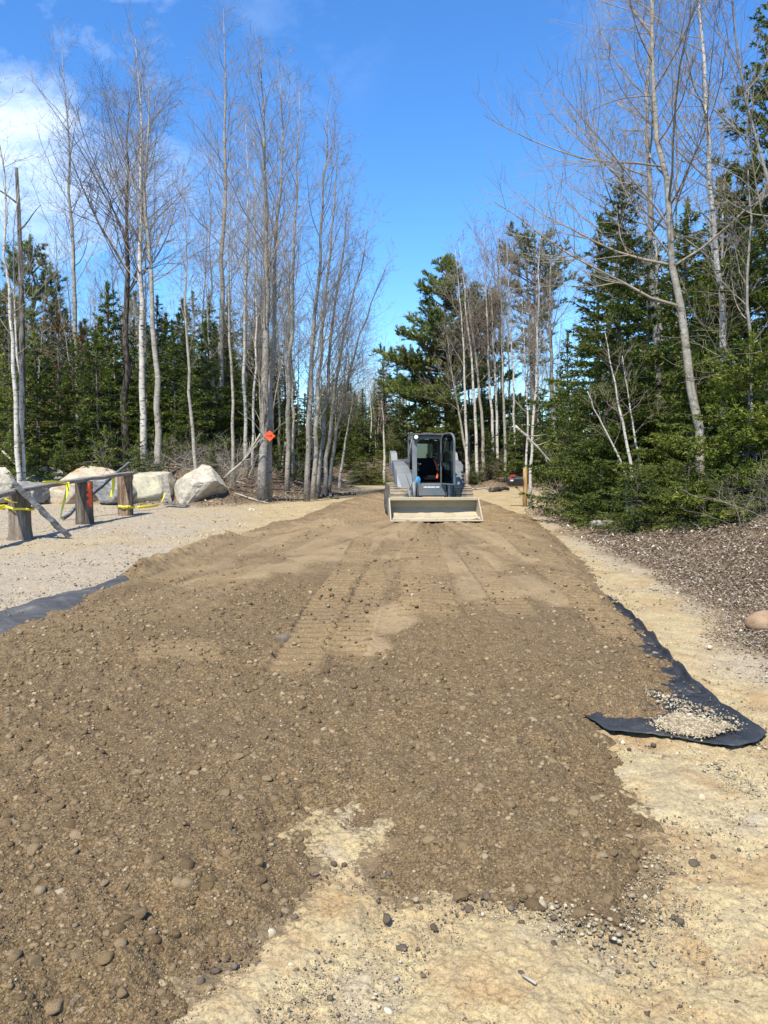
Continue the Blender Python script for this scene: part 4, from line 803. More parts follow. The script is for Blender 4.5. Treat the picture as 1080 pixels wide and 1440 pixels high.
# ------------------------------------------------------------------ the woods behind
def woods():
    rg = np.random.default_rng(77)
    bare = []
    for i in range(7):
        H = [13, 15, 16, 12, 17, 11, 14][i]; pth = np.array([[0, 0, 0], [rg.normal(0, .2), rg.normal(0, .2), H*.4], [rg.normal(0, .6), rg.normal(0, .5), H]])
        bare.append((bare_meshes('b', 300+i, pth, .085 if i % 2 else .065, 2.1, f0=.45, n=22, sec=5, ter=2, bark=['aspen', 'grey_bark', 'birch'][i % 3], twig=['twig', 'twig', 'twig_pale'][i % 3], tmin=.008), H))
    items = []   # (kind, x, Y)
    def put(lst, kind, x, Y, sc=1): lst.append((kind, x, Y, sc))
    A, B_, S1, S2 = [], [], [], []
    def ok(x, Y, d=1.3): return base_parts(np.array([x]), np.array([float(Y)]))[0][0] < -d
    def pos(n, x0, x1, y0, y1, sep):
        out = []; tries = 0
        while len(out) < n and tries < 6000:
            tries += 1; Y = y0+(y1-y0)*rg.random(); px = x0+(x1-x0)*rg.random(); x = (px-540)/F*Y
            if ok(x, Y) and all((x-a)**2+(Y-b)**2 > sep*sep for a, b in out): out.append((x, Y))
        return sorted(out, key=lambda q: q[0]/q[1])
    rows = [('bare', pos(52, -20, 470, 33, 52, 1.2), 'slender bare tree inside the left wood, {} from the left of its row', 'slender bare trees inside the left wood'),
            ('spruce', pos(44, -30, 475, 35, 50, 1.9), 'dark spruce inside the left wood, {} from the left of its row', BF),
            ('bareL', pos(26, 345, 492, 30, 46, .9), 'slim bare stem in the thicket around the leaning clump, {} from the left', 'slim bare stems around the leaning clump'),
            ('far', pos(60, -40, 485, 54, 95, 2.2), 'far tree at the back of the left wood, {} from the left', 'far trees at the back of the left wood'),
            ('lowroad', pos(30, 465, 560, 50, 95, 1.6), 'low young fir closing the end of the road, {} from the left', 'low young firs at the road end'),
            ('farR', pos(80, 530, 1150, 60, 100, 2.2), 'far tree at the back of the right wood, {} from the left', 'far trees at the back of the right wood'),
            ('low', pos(46, -30, 480, 38, 60, 1.6), 'low young fir inside the left wood, {} from the left', 'low young firs inside the left wood'),
            ('lowR', pos(40, 620, 1150, 26, 66, 1.6), 'low young fir inside the right wood, {} from the left', 'low young firs inside the right wood'),
            ('bare', pos(15, 640, 800, 42, 62, 1.4), 'slender bare tree behind the side road, {} from the left of its row', 'slender bare trees behind the side road'),
            ('bareR', pos(16, 800, 1130, 22, 36, 1.6), 'bare tree inside the right wood, {} from the left of its row', 'bare trees inside the right wood'),
            ('spruceR', pos(20, 780, 1150, 24, 36, 1.9), 'dark evergreen inside the right wood, {} from the left of its row', 'dark evergreens inside the right wood'),
            ('spruceM', pos(16, 630, 800, 50, 64, 2.2), 'low dark spruce behind the side road, {} from the left of its row', 'low dark spruces behind the side road'),
            ('road', pos(26, 455, 500, 52, 120, 1.5), 'tree lining the left of the far road, {} from the left of its row', 'trees lining the far road'),
            ('roadend', pos(26, 478, 530, 100, 190, 2.2), 'small distant tree closing the gap over the far road, {} from the left', 'trees lining the far road'),
            ('road2', pos(26, 508, 580, 52, 120, 1.5), 'tree lining the right of the far road, {} from the left of its row', 'trees lining the far road')]
    for kind, lst, lab, grp in rows:
        for i, (x, Y) in enumerate(lst):
            z = gh(x, Y); r = rg.random(); l = lab.format(ordinal(i+1)) if lab else ('far tree mostly hidden at the back of the %s wood' % ('left' if x < 0 else 'right'))
            px = 540+F*x/Y
            if kind in ('bare', 'bareR', 'bareL') or (kind.startswith('road') and i % 2) or (kind[:3] == 'far' and i % 3 == 0):
                me, H = bare[rg.integers(0, 7)]; sc = rg.uniform(.62, 1.0) if kind != 'bare' else rg.uniform(.6, .95)
                if kind.startswith('road'): sc = (4.5+.085*(Y-30) + rg.uniform(0, 1.6))/H
                if kind == 'bareL': sc = rg.uniform(.5, .85)*np.interp(px, [345, 430, 492], [1, .8, .5])
                if x < 0 and kind == 'bare': sc *= np.interp(px, [0, 60, 400, 480], [.6, .95, .95, .7])
                tree_obj('bare_tree', me, (x, Y, z), rg.uniform(0, 6.28), sc, l, 'tree', grp)
            else:
                key = ['mid_b', 'mid_c'][i % 2] if kind[:3] == 'low' else ['spruce_a', 'spruce_b', 'spruce_c'][rg.integers(0, 3)]; me, H = firp(key); h = rg.uniform(6.5, 10.5)
                if x < 0: h = rg.uniform(.75, 1.0)*np.interp(px, [0, 60, 280, 380, 430, 480], [10, 8.2, 9.2, 8.4, 5, 4.5])*Y/42
                if kind == 'farR': h = rg.uniform(5, 9)
                if kind[:3] == 'low': h = rg.uniform(2.2, 4.2)
                if kind == 'spruceR': h = rg.uniform(7, 11.5)*np.interp(px, [780, 860], [.6, 1])
                if kind == 'spruceM': h = rg.uniform(3.5, 6)
                if kind.startswith('road'): h = 3.2+.06*(Y-30)+rg.uniform(0, 1.5)
                e = tree_obj('spruce_tree', me, (x, Y, z), rg.uniform(0, 6.28), 1, l, 'tree', grp); s = h/H; e.scale = (s*rg.uniform(.95, 1.3),)*2+(s,)
    # undergrowth: low bare shrubs
    sh = []
    for i in range(4):
        r2 = np.random.default_rng(500+i); n = 9; az = r2.uniform(0, 6.28, n); e = r2.uniform(.7, 1.4, n); d = np.stack([np.cos(az)*np.cos(e), np.sin(az)*np.cos(e), np.sin(e)], -1); L = r2.uniform(.9, 2.0, n)
        c = MB(); P1, R1 = limbs(r2, np.zeros((n, 3)), d, L, np.full(n, .0075), 6, .13, -.02); c.tubes(P1, R1, 4)
        s2, d2, l2, q2 = children(r2, P1, R1, L, np.full(n, 8), .2, 1, (30, 65), .4, .1, .6); P2, R2 = limbs(r2, s2, d2, l2, np.maximum(q2, .004), 4, .13, .05); c.tubes(P2, R2, 3, cap=False)
        s3, d3, l3, q3 = children(r2, P2, R2, l2, np.full(len(l2), 3), .2, 1, (30, 65), .5, .08, .6); P3, R3 = limbs(r2, s3, d3, l3, np.maximum(q3, .003), 3, .13, .05); c.tubes(P3, R3, 3, cap=False)
        sh.append(c.mesh('bare_shrub', M[['twig', 'twig_pale'][i % 2]]))
    for nm_, n, x0, x1, y0, y1, lab, grp in (('l', 26, 0, 480, 26, 34, 'leafless shrub at the front of the left wood, {} from the left', 'leafless shrubs at the front of the left wood'), ('r', 3, 1040, 1130, 11.8, 13.2, 'leafless shrub at the front of the right wood, {} from the left', 'leafless shrubs at the front of the right wood'), ('m', 12, 640, 800, 39, 44, 'leafless shrub beyond the side road, {} from the left', 'leafless shrubs beyond the side road')):
        for i, (x, Y) in enumerate(pos(n, x0, x1, y0, y1, .7)):
            o = bpy.data.objects.new('bare_shrub', sh[rg.integers(0, 4)]); C.objects.link(o); o.location = (x, Y, gh(x, Y)-.03); o.rotation_euler = (0, 0, rg.uniform(0, 6.28)); s = rg.uniform(.5, 1.1)*(.8 if nm_ == 'r' else 1); o.scale = (s, s, s); tag(o, lab.format(ordinal(i+1)), 'shrub', grp)
woods()
# ------------------------------------------------------------------ things on the left: log posts, rail, tape, boulders
def stake(name, px, py, w, h, mat, label, seed, top=.0, flare=1.15):
    x, y = G(px, py); z = gh(x, y); rg = np.random.default_rng(seed); K, n = 14, 26; a = np.arange(n)*2*math.pi/n; zz = np.linspace(-.06, h, K)
    rr = w/2*(1+.10*np.sin(a*3+seed)+.06*np.sin(a*7+seed*2)+rg.normal(0, .025, n)); prof = 1+(flare-1)*np.clip(1-zz/(.35*h), 0, 1)**2
    v = np.stack([np.stack([rr*p*np.cos(a), rr*p*np.sin(a), np.full(n, q)+(k == K-1)*rg.normal(0, .012, n)], -1) for k, (q, p) in enumerate(zip(zz, prof))])
    v = v.reshape(-1, 3); q = [(k*n+i, k*n+(i+1) % n, (k+1)*n+(i+1) % n, (k+1)*n+i) for k in range(K-1) for i in range(n)]
    v = np.vstack([v, [[0, 0, h]]]); t = [((K-1)*n+i, (K-1)*n+(i+1) % n, K*n) for i in range(n)]
    b = MB(); b.add(v, q, t); e = empty(name, (x, y, z), seed*.7); b.build('log', mat, e); tag(e, label, 'post'); return e, x, y, z
def text_mesh(txt, size, mat, ext=.0015):
    cu = bpy.data.curves.new('lettering', 'FONT'); cu.body = txt; cu.size = size; cu.align_x = 'CENTER'; cu.align_y = 'CENTER'; cu.extrude = ext
    o = bpy.data.objects.new('tmp', cu); C.objects.link(o); dg = bpy.context.evaluated_depsgraph_get(); me = bpy.data.meshes.new_from_object(o.evaluated_get(dg)); bpy.data.objects.remove(o); bpy.data.curves.remove(cu)
    me.materials.clear(); me.materials.append(mat); me.name = 'lettering'; return me
def ribbon(pts, w, up=(0, 0, 1), th=.002, twist=0.0):
    """flat band along a path, its width along 'up' turned by twist"""
    p = np.asarray(pts, float); K = len(p); d = norm(np.gradient(p, axis=0)); u = np.tile(np.array(up, float), (K, 1)); s = norm(np.cross(d, u)); uu = norm(np.cross(s, d))
    a = np.linspace(0, twist, K)[:, None]; wv = uu*np.cos(a)+s*np.sin(a); nv = np.cross(d, wv)
    v = np.stack([p-wv*w/2-nv*th, p+wv*w/2-nv*th, p+wv*w/2+nv*th, p-wv*w/2+nv*th], 1).reshape(-1, 3)
    q = [(k*4+i, k*4+(i+1) % 4, k*4+4+(i+1) % 4, k*4+4+i) for k in range(K-1) for i in range(4)]+[(0, 3, 2, 1), (K*4-4, K*4-3, K*4-2, K*4-1)]
    return v, q
def tape(parts, label, text_at=(), group='yellow caution tape on the log posts'):
    b = MB()
    for pts, w, tw, up in parts: v, q = ribbon(resample(pts, max(10, len(pts))), w, up, .0015, tw); b.add(v, q)
    o = b.build('caution_tape', M['yellow']); tag(o, label, 'tape', group)
    for (x, y, z, rz, s) in text_at:
        t_ = bpy.data.objects.new('lettering', text_mesh('CAUTION', s, M['ink'])); C.objects.link(t_); t_.parent = o; t_.location = (x, y, z); t_.rotation_euler = (R(90), 0, rz)
def ring(cx, cy, z, r, tilt=0, n=28, a0=0, a1=6.283, wob=.01, sag=0):
    a = np.linspace(a0, a1, n); return np.stack([cx+r*np.cos(a), cy+r*np.sin(a), z+tilt*np.cos(a)+wob*np.sin(a*5)], -1)
def left_things():
    e1, x1, y1, z1 = stake('log_post', 30, 758, .41, .93, M['post'], 'thick weathered log post, leftmost of three, with tape around its top', 3, flare=1.18)
    e2, x2, y2, z2 = stake('log_post', 118, 737, .38, 1.02, M['post_dark'], 'dark log post with orange paint, middle of three', 5, flare=1.08)
    e3, x3, y3, z3 = stake('log_post', 178, 725, .38, 1.12, M['post_red'], 'reddish split log post with tape round its foot, rightmost of three', 8, flare=1.02)
    # orange paint patch wrapped on the right side of the middle post
    rg = np.random.default_rng(4); a = np.linspace(-.95, .05, 12)-.45; zz = np.linspace(.40, 1.0, 14); v = []
    lx = math.cos(-5*.7); ly = math.sin(-5*.7)
    for j, q in enumerate(zz):
        hw = .42*math.sin(math.pi*(j+.8)/15)**.5*(1+.35*math.sin(j*2.3))+.05*rg.normal()
        for k in np.linspace(-1, 1, 12):
            an = -.30+.10*math.sin(j*1.7)+k*hw; r = .19*(1+.10*math.sin((an-3.5)*3+5)+.06*math.sin((an-3.5)*7+10))+.012
            v.append((r*math.cos(an-3.5), r*math.sin(an-3.5), q))
    b = MB(); b.add(v, [(j*12+k, j*12+k+1, (j+1)*12+k+1, (j+1)*12+k) for j in range(13) for k in range(11)]); b.build('paint_patch', M['orange_paint'], e2)
    # the long grey plank lying on the posts
    def plank(name, pts, w, th, mat, label, seed=1, cat='plank', taper=1.0):
        p = resample(pts, 14); rg = np.random.default_rng(seed); o = p[0].copy(); p = p-o; p[1:-1] += rg.normal(0, .008, (12, 3))
        d = norm(np.gradient(p, axis=0)); s = norm(np.cross(d, np.array([0, 0, 1.0]))); u = np.cross(s, d); ws = w*(1+rg.normal(0, .03, 14))*np.linspace(1, taper, 14)
        c = th*.25; prof = [(-.5, -.5+.2), (-.5+.08, -.5), (.5-.08, -.5), (.5, -.5+.2), (.5, .5-.2), (.5-.08, .5), (-.5+.08, .5), (-.5, .5-.2)]
        v = np.stack([p+s*(ws*a)[:, None]+u*(th*b_) for a, b_ in prof], 1).reshape(-1, 3); q = [(k*8+i, k*8+(i+1) % 8, k*8+8+(i+1) % 8, k*8+8+i) for k in range(13) for i in range(8)]
        t = [(0, i+1, i) for i in range(1, 7)]+[(13*8, 13*8+i, 13*8+i+1) for i in range(1, 7)]
        b = MB(); b.add(v, q, t, smooth=False); ob = b.build(name, mat); ob.location = o; tag(ob, label, cat); return ob
    A = P(-60, 742, y1-1.4); Bm = np.array([x1, y1, z1+.97]); Cm = np.array([x2, y2, z2+1.055]); D = np.array([x3+.1, y3+.15, z3+1.155])
    A = Bm+(Bm-Cm)*.62+np.array([0, 0, -.12])
    plank('plank', [A, Bm, Cm, D], .2, .085, M['plank'], 'long grey board lying across the tops of the three log posts', 2)
    plank('rail', [(x1+.05, y1-.36, z1+1.12), P(97, 753, 15.1)*np.array([1, 1, 0])+np.array([0, 0, gh(-6.2, 15.1)+.03])], .13, .11, M['plank_dark'], 'dark grey square rail leaning from the leftmost post down to the ground', 4, 'rail')
    plank('pole', [P(88, 722, 19.4)*np.array([1, 1, 0])+np.array([0, 0, gh(-8, 19.4)+.05]), P(182, 651, 22.5)], .085, .085, M['plank_dark'], 'dark pole sloping up behind the middle and right log posts', 6, 'pole', .7)
    # tape
    z = z1+.62; r = .265
    tape([(ring(x1, y1, z, r, -.03), .045, 0, (0, 0, 1)), (ring(x1, y1, z+.13, r, -.05, a0=2.6, a1=5.0), .03, .8, (0, 0, 1)), ([(x1-.2, y1-.19, z+.05), (x1-.8, y1-.6, z-.02), (x1-1.5, y1-1.2, z+.05)], .05, .6, (0, 0, 1)), ([(x1-.22, y1-.15, z-.02), (x1-.9, y1-.5, z+.22), (x1-1.6, y1-1.1, z+.1)], .05, -1.2, (0, 0, 1))], 'yellow caution tape tied around the leftmost log post')
    tape([([P(95, 678, 17.1), P(96, 686, 17.0), P(88, 712, 16.7), P(84, 735, 16.3), P(77, 741, 16.2)], .075, 1.3, (1, .2, 0)), ([P(60, 678, 15.5), P(78, 677, 16.2), P(95, 680, 17.1)], .04, .4, (0, 0, 1))], 'yellow tape hanging from the board between the left and middle posts')
    tape([([P(159, 671, 20.0), P(160, 682, 20.0), P(156, 700, 20.0)], .085, .8, (1, .2, 0))], 'short yellow tape end hanging from the board beside the rightmost post')
    tape([(ring(x3, y3, z3+.24, .215, -.01), .085, 0, (0, 0, 1))], 'yellow caution tape wrapped low around the rightmost log post', [(x3-.0, y3-.228, z3+.235, R(18)*0, .085)])
    p_ = [P(x, y, Yv) for x, y, Yv in ((193, 708, 23.0), (212, 706, 23.4), (226, 700, 24.2), (232, 697, 24.6))]
    for q in p_: q[2] = gh(q[0], q[1])+.10
    p_[-1][2] += .35
    tape([(p_, .08, 1.0, (0, 0, 1))], 'yellow tape lying on the ground before the boulders')
    # pale slab leaning on the yellowish boulder
    g0 = P(236, 700, 25.2); g0[2] = gh(g0[0], g0[1]); plank('plank', [g0, g0+np.array([-.28, .75, .95])], .26, .05, M['plank'], 'pale short board leaning between the yellowish and the big pale boulder', 9, taper=.7)
    g0 = P(243, 702, 24.6); g0[2] = gh(g0[0], g0[1])+.05; plank('plank', [g0+np.array([-.3, .2, .12]), g0+np.array([.5, -.1, 0])], .22, .05, M['plank_dark'], 'dark short board lying flat at the foot of the big pale boulder', 10)
    # white stick on the left bank
    a = P(3, 634, 27.5); b2 = P(27, 657, 27.2); plank('branch', [a, b2], .06, .05, M['twig_pale'], 'white bare branch lying on the bank at the left edge', 11, 'branch')
def boulder(px0, px1, pyt, pyb, Y, mat, label, seed, depth=.8, amp=.12, cuts=9, shape=None, tilt=0):
    w = (px1-px0)*Y/F; h = (pyb-pyt)*Y/F*1.12; cx = ((px0+px1)/2-540)/F*Y; rg = np.random.default_rng(seed)
    v, t = ICO[5]; w_ = v.copy(); o = rg.uniform(-20, 20, 3)
    if shape is None:
        ns = [norm(rg.normal(size=3)*np.array([1, 1, .8])) for _ in range(cuts)]; ds = rg.uniform(.62, .85, cuts)
    else: ns = [norm(np.array(s[:3], float)) for s in shape]; ds = [s[3] for s in shape]
    for nn, lim in zip(ns, ds): ex = np.maximum(w_@nn-lim, 0); w_ = w_-ex[:, None]*nn*.99
    dn = fb3(v*2.2+o, 4)*amp+fb3(v*9+o, 3)*amp*.22; w_ = w_*(1+dn[:, None])
    mn, mx = w_.min(0), w_.max(0); w_ = (w_-(mn+mx)/2)/((mx-mn)/2)*np.array([w/2, depth*w/2, h/2])
    b = MB(); b.add(w_, None, t, smooth=True); zc = P((px0+px1)/2, (pyt+pyb)/2, Y)[2]; ob = b.build('boulder', mat); ob.location = (cx, Y+depth*w/2*.6, zc-.06*h); ob.rotation_euler = (0, tilt, 0); tag(ob, label, 'boulder', 'boulders along the left bank'); return ob
def fb3(p, o):
    r = 0; a = 1
    for i in range(o):
        q = p*2**i; r = r+a*(vn(q[:, 0]+q[:, 2]*.31, q[:, 1]-q[:, 2]*.27, 50+i)+vn(q[:, 1]+q[:, 0]*.23, q[:, 2]+q[:, 0]*.19, 60+i)+vn(q[:, 2]-q[:, 1]*.21, q[:, 0]+q[:, 1]*.33, 70+i))*.8; a *= .5
    return r
def boulders():
    boulder(236, 314, 653, 704, 25.5, M['rock_pale'], 'big pale angular boulder, rightmost and largest of the row', 5, .8, .06,
            shape=[(.26, -.45, 1, .42), (-1, -.5, .15, .52), (-.35, -1, .05, .50), (.75, -.45, -.8, .34), (.3, -1, -.35, .42), (1, 0, .75, .62), (0, 0, -1, .5), (-.7, -.1, 1, .56), (.2, -1, .9, .52)])
    boulder(183, 242, 663, 706, 25.8, M['rock_yellow'], 'square yellowish boulder between the rightmost post and the big pale boulder', 6, .9, .05,
            shape=[(0, -1, .12, .58), (0, -.1, 1, .55), (-1, 0, .1, .62), (1, -.3, .25, .62), (.2, -1, -.9, .62), (0, 0, -1, .6), (-.6, -.7, .6, .8)])
    boulder(56, 168, 655, 704, 26.5, M['rock_tan'], 'broad pale boulder with a rusty tan top behind the middle post', 9, .8, .06,
            shape=[(.12, -.55, 1, .48), (-.55, -.6, .8, .60), (-.3, -1, 0, .66), (.7, -.8, .2, .70), (.5, -1, -.5, .6), (0, 0, -1, .55), (-.9, 0, .6, .62)])
    boulder(120, 192, 668, 706, 25.4, M['rock_grey'], 'grey boulder low behind the board between middle and right posts', 12, .8, .09, 9)
    boulder(-10, 96, 656, 704, 27.8, M['rock_grey'], 'long dark grey boulder behind the leftmost post', 15, .6, .09,
            shape=[(-.35, -.5, 1, .50), (.3, -.5, 1, .62), (.1, -1, .1, .6), (0, 0, -1, .55), (-.8, -.5, .3, .7), (.8, -.5, .3, .75)])
    boulder(14, 60, 676, 708, 25.8, M['rock_grey'], 'smaller grey boulder in front of the long dark one, behind the leftmost post', 18, .8, .1, 8)
    boulder(-30, 20, 656, 704, 26.0, M['rock_pale'], 'pale boulder cut by the left edge of the photo', 21, .8, .08, 8)
    boulder(345, 358, 714, 721, 23.2, M['rock_pale'], 'small pale rock at the edge of the leaf litter below the marker tree', 24, .9, .1, 6)
    boulder(915, 945, 789, 801, 12.2, M['rock_grey'], 'flat grey rock lying in the leaf litter on the right', 27, .9, .1, 6)
    boulder(972, 1002, 792, 803, 11.6, M['rock_grey'], 'flat grey rock in the litter, right of the other flat one', 28, .9, .1, 6)
left_things(); boulders()

# ------------------------------------------------------------------ orange diamond on the tree, mailbox, logs
def marker():
    c = P(379, 613, 26.2); e = empty('trail_marker', c, R(6)); s = .19
    b = MB(); v = [(0, 0, s), (s, 0, 0), (0, 0, -s), (-s, 0, 0)]; b.prism([(a, d) for a, _, d in v], -.006, .006, 'y'); b.build('plate', M['orange_sign'], e)
    b = MB(); b.prism([(-.10, -.018), (.03, -.018), (.03, -.06), (.11, 0), (.03, .06), (.03, .018), (-.10, .018)], -.010, -.0065, 'y'); b.build('arrow', M['red_mark'], e)
    b = MB()
    for z in (.14, -.14): b.tubes([(0, -.013, z), (0, -.004, z)], [.008, .008], 8)
    b.build('nail', M['chrome'], e); tag(e, 'small orange diamond marker nailed to the stout grey tree', 'sign')
def mailbox():
    x, y = G(738, 712); z = gh(x, y); e = empty('mailbox', (x, y, z), 0); tag(e, 'black mailbox on a bracket of yellow timber post by the side road', 'mailbox')
    b = MB(); b.tubes([(0, 0, -.2), (.01, 0, .6), (0, 0, 1.24), (0, 0, 1.29)], [.073, .072, .07, .045], 14); b.build('post', M['yellow_wood'], e)
    b = MB(); b.box((-.26, 0, .69), (.56, .12, .05), None, .006); b.build('shelf', M['yellow_wood'], e)
    b = MB(); b.box((-.17, 0, .54), (.36, .08, .06), Matrix.Rotation(R(38), 4, 'Y'), .006); b.build('brace', M['yellow_wood'], e)
    prof = [(-.12, 0), (.12, 0), (.12, .16)]+[(.12*math.cos(a), .16+.11*math.sin(a)) for a in np.linspace(0, math.pi, 12)[1:-1]]+[(-.12, .16)]
    b = MB(); b.prism(prof, -.56, -.08, 'x'); bo = b.build('box', M['black'], e); bo.location = (0, 0, .72)
    b = MB(); b.prism([(p*1.04, q*1.03) for p, q in prof], -.578, -.5605, 'x'); d = b.build('door', M['black'], bo)
    b = MB(); b.box((-.42, -.128, .30), (.16, .012, .05)); b.box((-.49, -.128, .22), (.02, .012, .16)); b.build('flag', M['red'], bo)
    b = MB(); b.box((-.46, -.126, .14), (.10, .006, .045)); b.build('number_plate', M['white'], bo)
def logs():
    spec = [((832, 736), (862, 724), 17.0, 16.6, .10, 'pale peeled log end lying by the fir bushes on the right', 'yellow_wood_x'), ((250, 655), (345, 662), 29, 28, .05, 'thin fallen pole lying behind the big pale boulder', 'twig_pale'),
            ((330, 675), (378, 694), 26.5, 26.0, .03, 'fallen stick sloping on the litter under the marker tree', 'twig_pale'), ((440, 682), (452, 690), 31, 30, .09, 'short pale split log on the brush mound', 'plank'), ((452, 686), (476, 697), 31, 29.5, .07, 'dark mossy log on the brush mound', 'snag_bark'),
            ((405, 672), (485, 668), 33, 32, .06, 'long dark log along the top of the brush mound', 'snag_bark'), ((316, 672), (366, 610), 26.4, 26.2, .045, 'pale dead branch leaning up against the marker tree', 'twig_pale'), ((340, 650), (366, 618), 26.2, 26.0, .03, 'forked dead stick beside the marker tree', 'twig_pale'),
            ((462, 668), (500, 690), 33, 32, .10, 'dark log at the right end of the brush mound', 'snag_bark'), ((930, 742), (1010, 722), 15.2, 15.2, .03, 'long dead branch lying under the right-hand firs', 'twig_pale'), ((985, 722), (1000, 747), 14.8, 14.0, .022, 'short dead branch stuck in the litter on the right', 'twig_pale'),
            ((725, 599), (775, 650), 22, 22, .035, 'white fallen birch stem hanging in the fir by the mailbox', 'birch'), ((690, 695), (715, 688), 35, 36, .12, 'dark rotten log beside the side road', 'dark_bark'), ((652, 688), (700, 682), 37, 38, .05, 'pale fallen branch on the litter beyond the side road', 'twig_pale')]
    for k, ((a, b_), (c, d), Y1, Y2, r, lab, m) in enumerate(spec):
        p0 = P(a, b_, Y1); p1 = P(c, d, Y2)
        for p in (p0, p1):
            g = gh(p[0], p[1]); p[2] = max(p[2], g+r*.6) if ('leaning' in lab or 'hanging' in lab or 'forked' in lab) else (g+r*.8)
        rg = np.random.default_rng(k); pts = resample([p0, (p0+p1)/2+rg.normal(0, .05, 3), p1], 8); pts[1:-1] += rg.normal(0, r*.35, (6, 3)); o = pts[0].copy()
        b = MB(); b.tubes(pts-o, r*np.linspace(1, .6, 8)*rg.uniform(.9, 1.1, 8), 9)
        if r < .06 and k not in (0,):
            s, dd, l, q = children(rg, (pts-o)[None], (r*np.linspace(1, .6, 8))[None], np.array([np.linalg.norm(p1-p0)]), np.array([5]), .2, .9, (30, 60), .3, .1, .5); pp, rr = limbs(rg, s, dd, l, q, 4, .1); b.tubes(pp, rr, 4)
        mat = M['plank'] if m == 'yellow_wood_x' else M[m]
        ob = b.build('fallen_log' if r > .04 else 'fallen_branch', mat); ob.location = o; tag(ob, lab, 'log' if r > .04 else 'branch', 'fallen wood on the banks')
    # pale stick on the sand below
    g0 = G(735, 1372, .02); g1 = G(754, 1384, .02); b = MB(); b.tubes([(g0[0], g0[1], gh(*g0)+.018), (g1[0], g1[1], gh(*g1)+.018)], [.005, .004], 7); tag(b.build('stick', M['twig_pale']), 'short pale stick on the sand beside a dark stone', 'stick')
marker(); mailbox(); logs()

# brushwood heaped at the end of the left bank and beside the mailbox (nobody could count it)
def brush():
    rg = np.random.default_rng(90); n1 = 500; c = [G(460, 688), G(405, 690), G(340, 694), G(494, 686), G(430, 684)]
    x, y = [], []
    for k in range(n1): q = c[rg.integers(0, 5)]; x.append(q[0]+rg.normal(0, 1.0)); y.append(q[1]+1.3+rg.normal(0, .9))
    q = G(775, 705)
    for k in range(130): x.append(q[0]+rg.normal(0, .35)); y.append(q[1]-1.6+rg.normal(0, .5))
    for k in range(220): Y = rg.uniform(27, 31); x.append((rg.uniform(-20, 360)-540)/F*Y); y.append(Y)
    x, y = np.array(x), np.array(y); s, _ = base_parts(x, y); k = s < -.1; x, y = x[k], y[k]; n = len(x)
    az = rg.uniform(0, 6.28, n); e = np.abs(rg.normal(0, .35, n)); d = np.stack([np.cos(az)*np.cos(e), np.sin(az)*np.cos(e), np.sin(e)], -1); L = rg.uniform(.5, 1.6, n)
    b = MB(); p, r = limbs(rg, np.stack([x, y, ground_h(x, y)+rg.uniform(0, .22, n)], -1), d, L, rg.uniform(.008, .028, n), 5, .1, -.02); b.tubes(p, r, 4)
    s2, d2, l2, r2 = children(rg, p, r, L, np.full(n, 3), .3, 1, (30, 60), .4, .1, .6); p2, r2 = limbs(rg, s2, d2, l2, r2, 3, .12, 0); b.tubes(p2, r2, 3, cap=False)
    tag(b.build('brushwood', M['twig']), kind='stuff')
brush()

# ------------------------------------------------------------------ black ground fabric
def sheet(name, outer, inner, rows, cols, lift, mat, label, front=None, wr=.02, seed=0):
    O = resample([(*p, 0) for p in outer], rows)[:, :2]; I = resample([(*p, 0) for p in inner], rows)[:, :2]; t = np.linspace(0, 1, cols)
    X = O[:, None]*(1-t)[None, :, None]+I[:, None]*t[None, :, None]
    if front is not None:
        Fr = resample([(*p, 0) for p in front], cols)[:, :2]; lin = O[-1][None]*(1-t)[:, None]+I[-1][None]*t[:, None]; s = (np.linspace(0, 1, rows)**5)[:, None, None]; X = X+s*(Fr-lin)[None]
    x, y = X[..., 0].ravel(), X[..., 1].ravel(); S, T_ = np.meshgrid(np.linspace(0, 1, rows), t, indexing='ij'); S, T_ = S.ravel(), T_.ravel()
    z = ground_h(x, y)+.022+wr*fbm(x*5, y*5, 3, seed)+wr*.5*fbm(x*16, y*16, 2, seed+4)+lift(S, T_)
    q = [(i*cols+j, i*cols+j+1, (i+1)*cols+j+1, (i+1)*cols+j) for i in range(rows-1) for j in range(cols-1)]
    b = MB(); b.add(np.stack([x, y, z], -1), q); ob = b.build(name, mat); m = ob.modifiers.new('thick', 'SOLIDIFY'); m.thickness = .004; tag(ob, label, 'ground fabric'); return ob
g = lambda *p: [tuple(G(a, b)) for a, b in p]
sheet('ground_fabric', g((853, 842), (882, 865), (905, 890), (935, 925), (968, 962), (1012, 1000), (1050, 1025), (1079, 1041)), g((850, 850), (868, 880), (880, 910), (890, 950), (880, 975), (860, 995), (835, 1010), (820, 1013)), 110, 60,
      lambda S, T: .055*np.exp(-(T/.05)**2)*np.sin(S*math.pi)**.5+(.012)*np.exp(-((S-1)/.03)**2)+.012*np.sin(S*55+6*T)*np.exp(-(T/.2)**2), M['fabric'], 'black plastic ground fabric with a turned corner on the right, pale gravel on it',
      front=g((1079, 1041), (1062, 1054), (1030, 1061), (1000, 1057), (960, 1049), (905, 1042), (860, 1038), (820, 1015)), wr=.022, seed=3)
sheet('ground_fabric', g((200, 800), (180, 808), (128, 830), (60, 848), (0, 866), (-120, 905)), g((196, 822), (180, 832), (140, 862), (70, 890), (0, 915), (-100, 960)), 90, 26,
      lambda S, T: .07*np.sin(np.clip(T*1.1, 0, 1)*math.pi)+.012*np.sin(S*14), M['fabric_dusty'], 'dusty black ground fabric strip showing along the left edge of the gravel', wr=.02, seed=9)
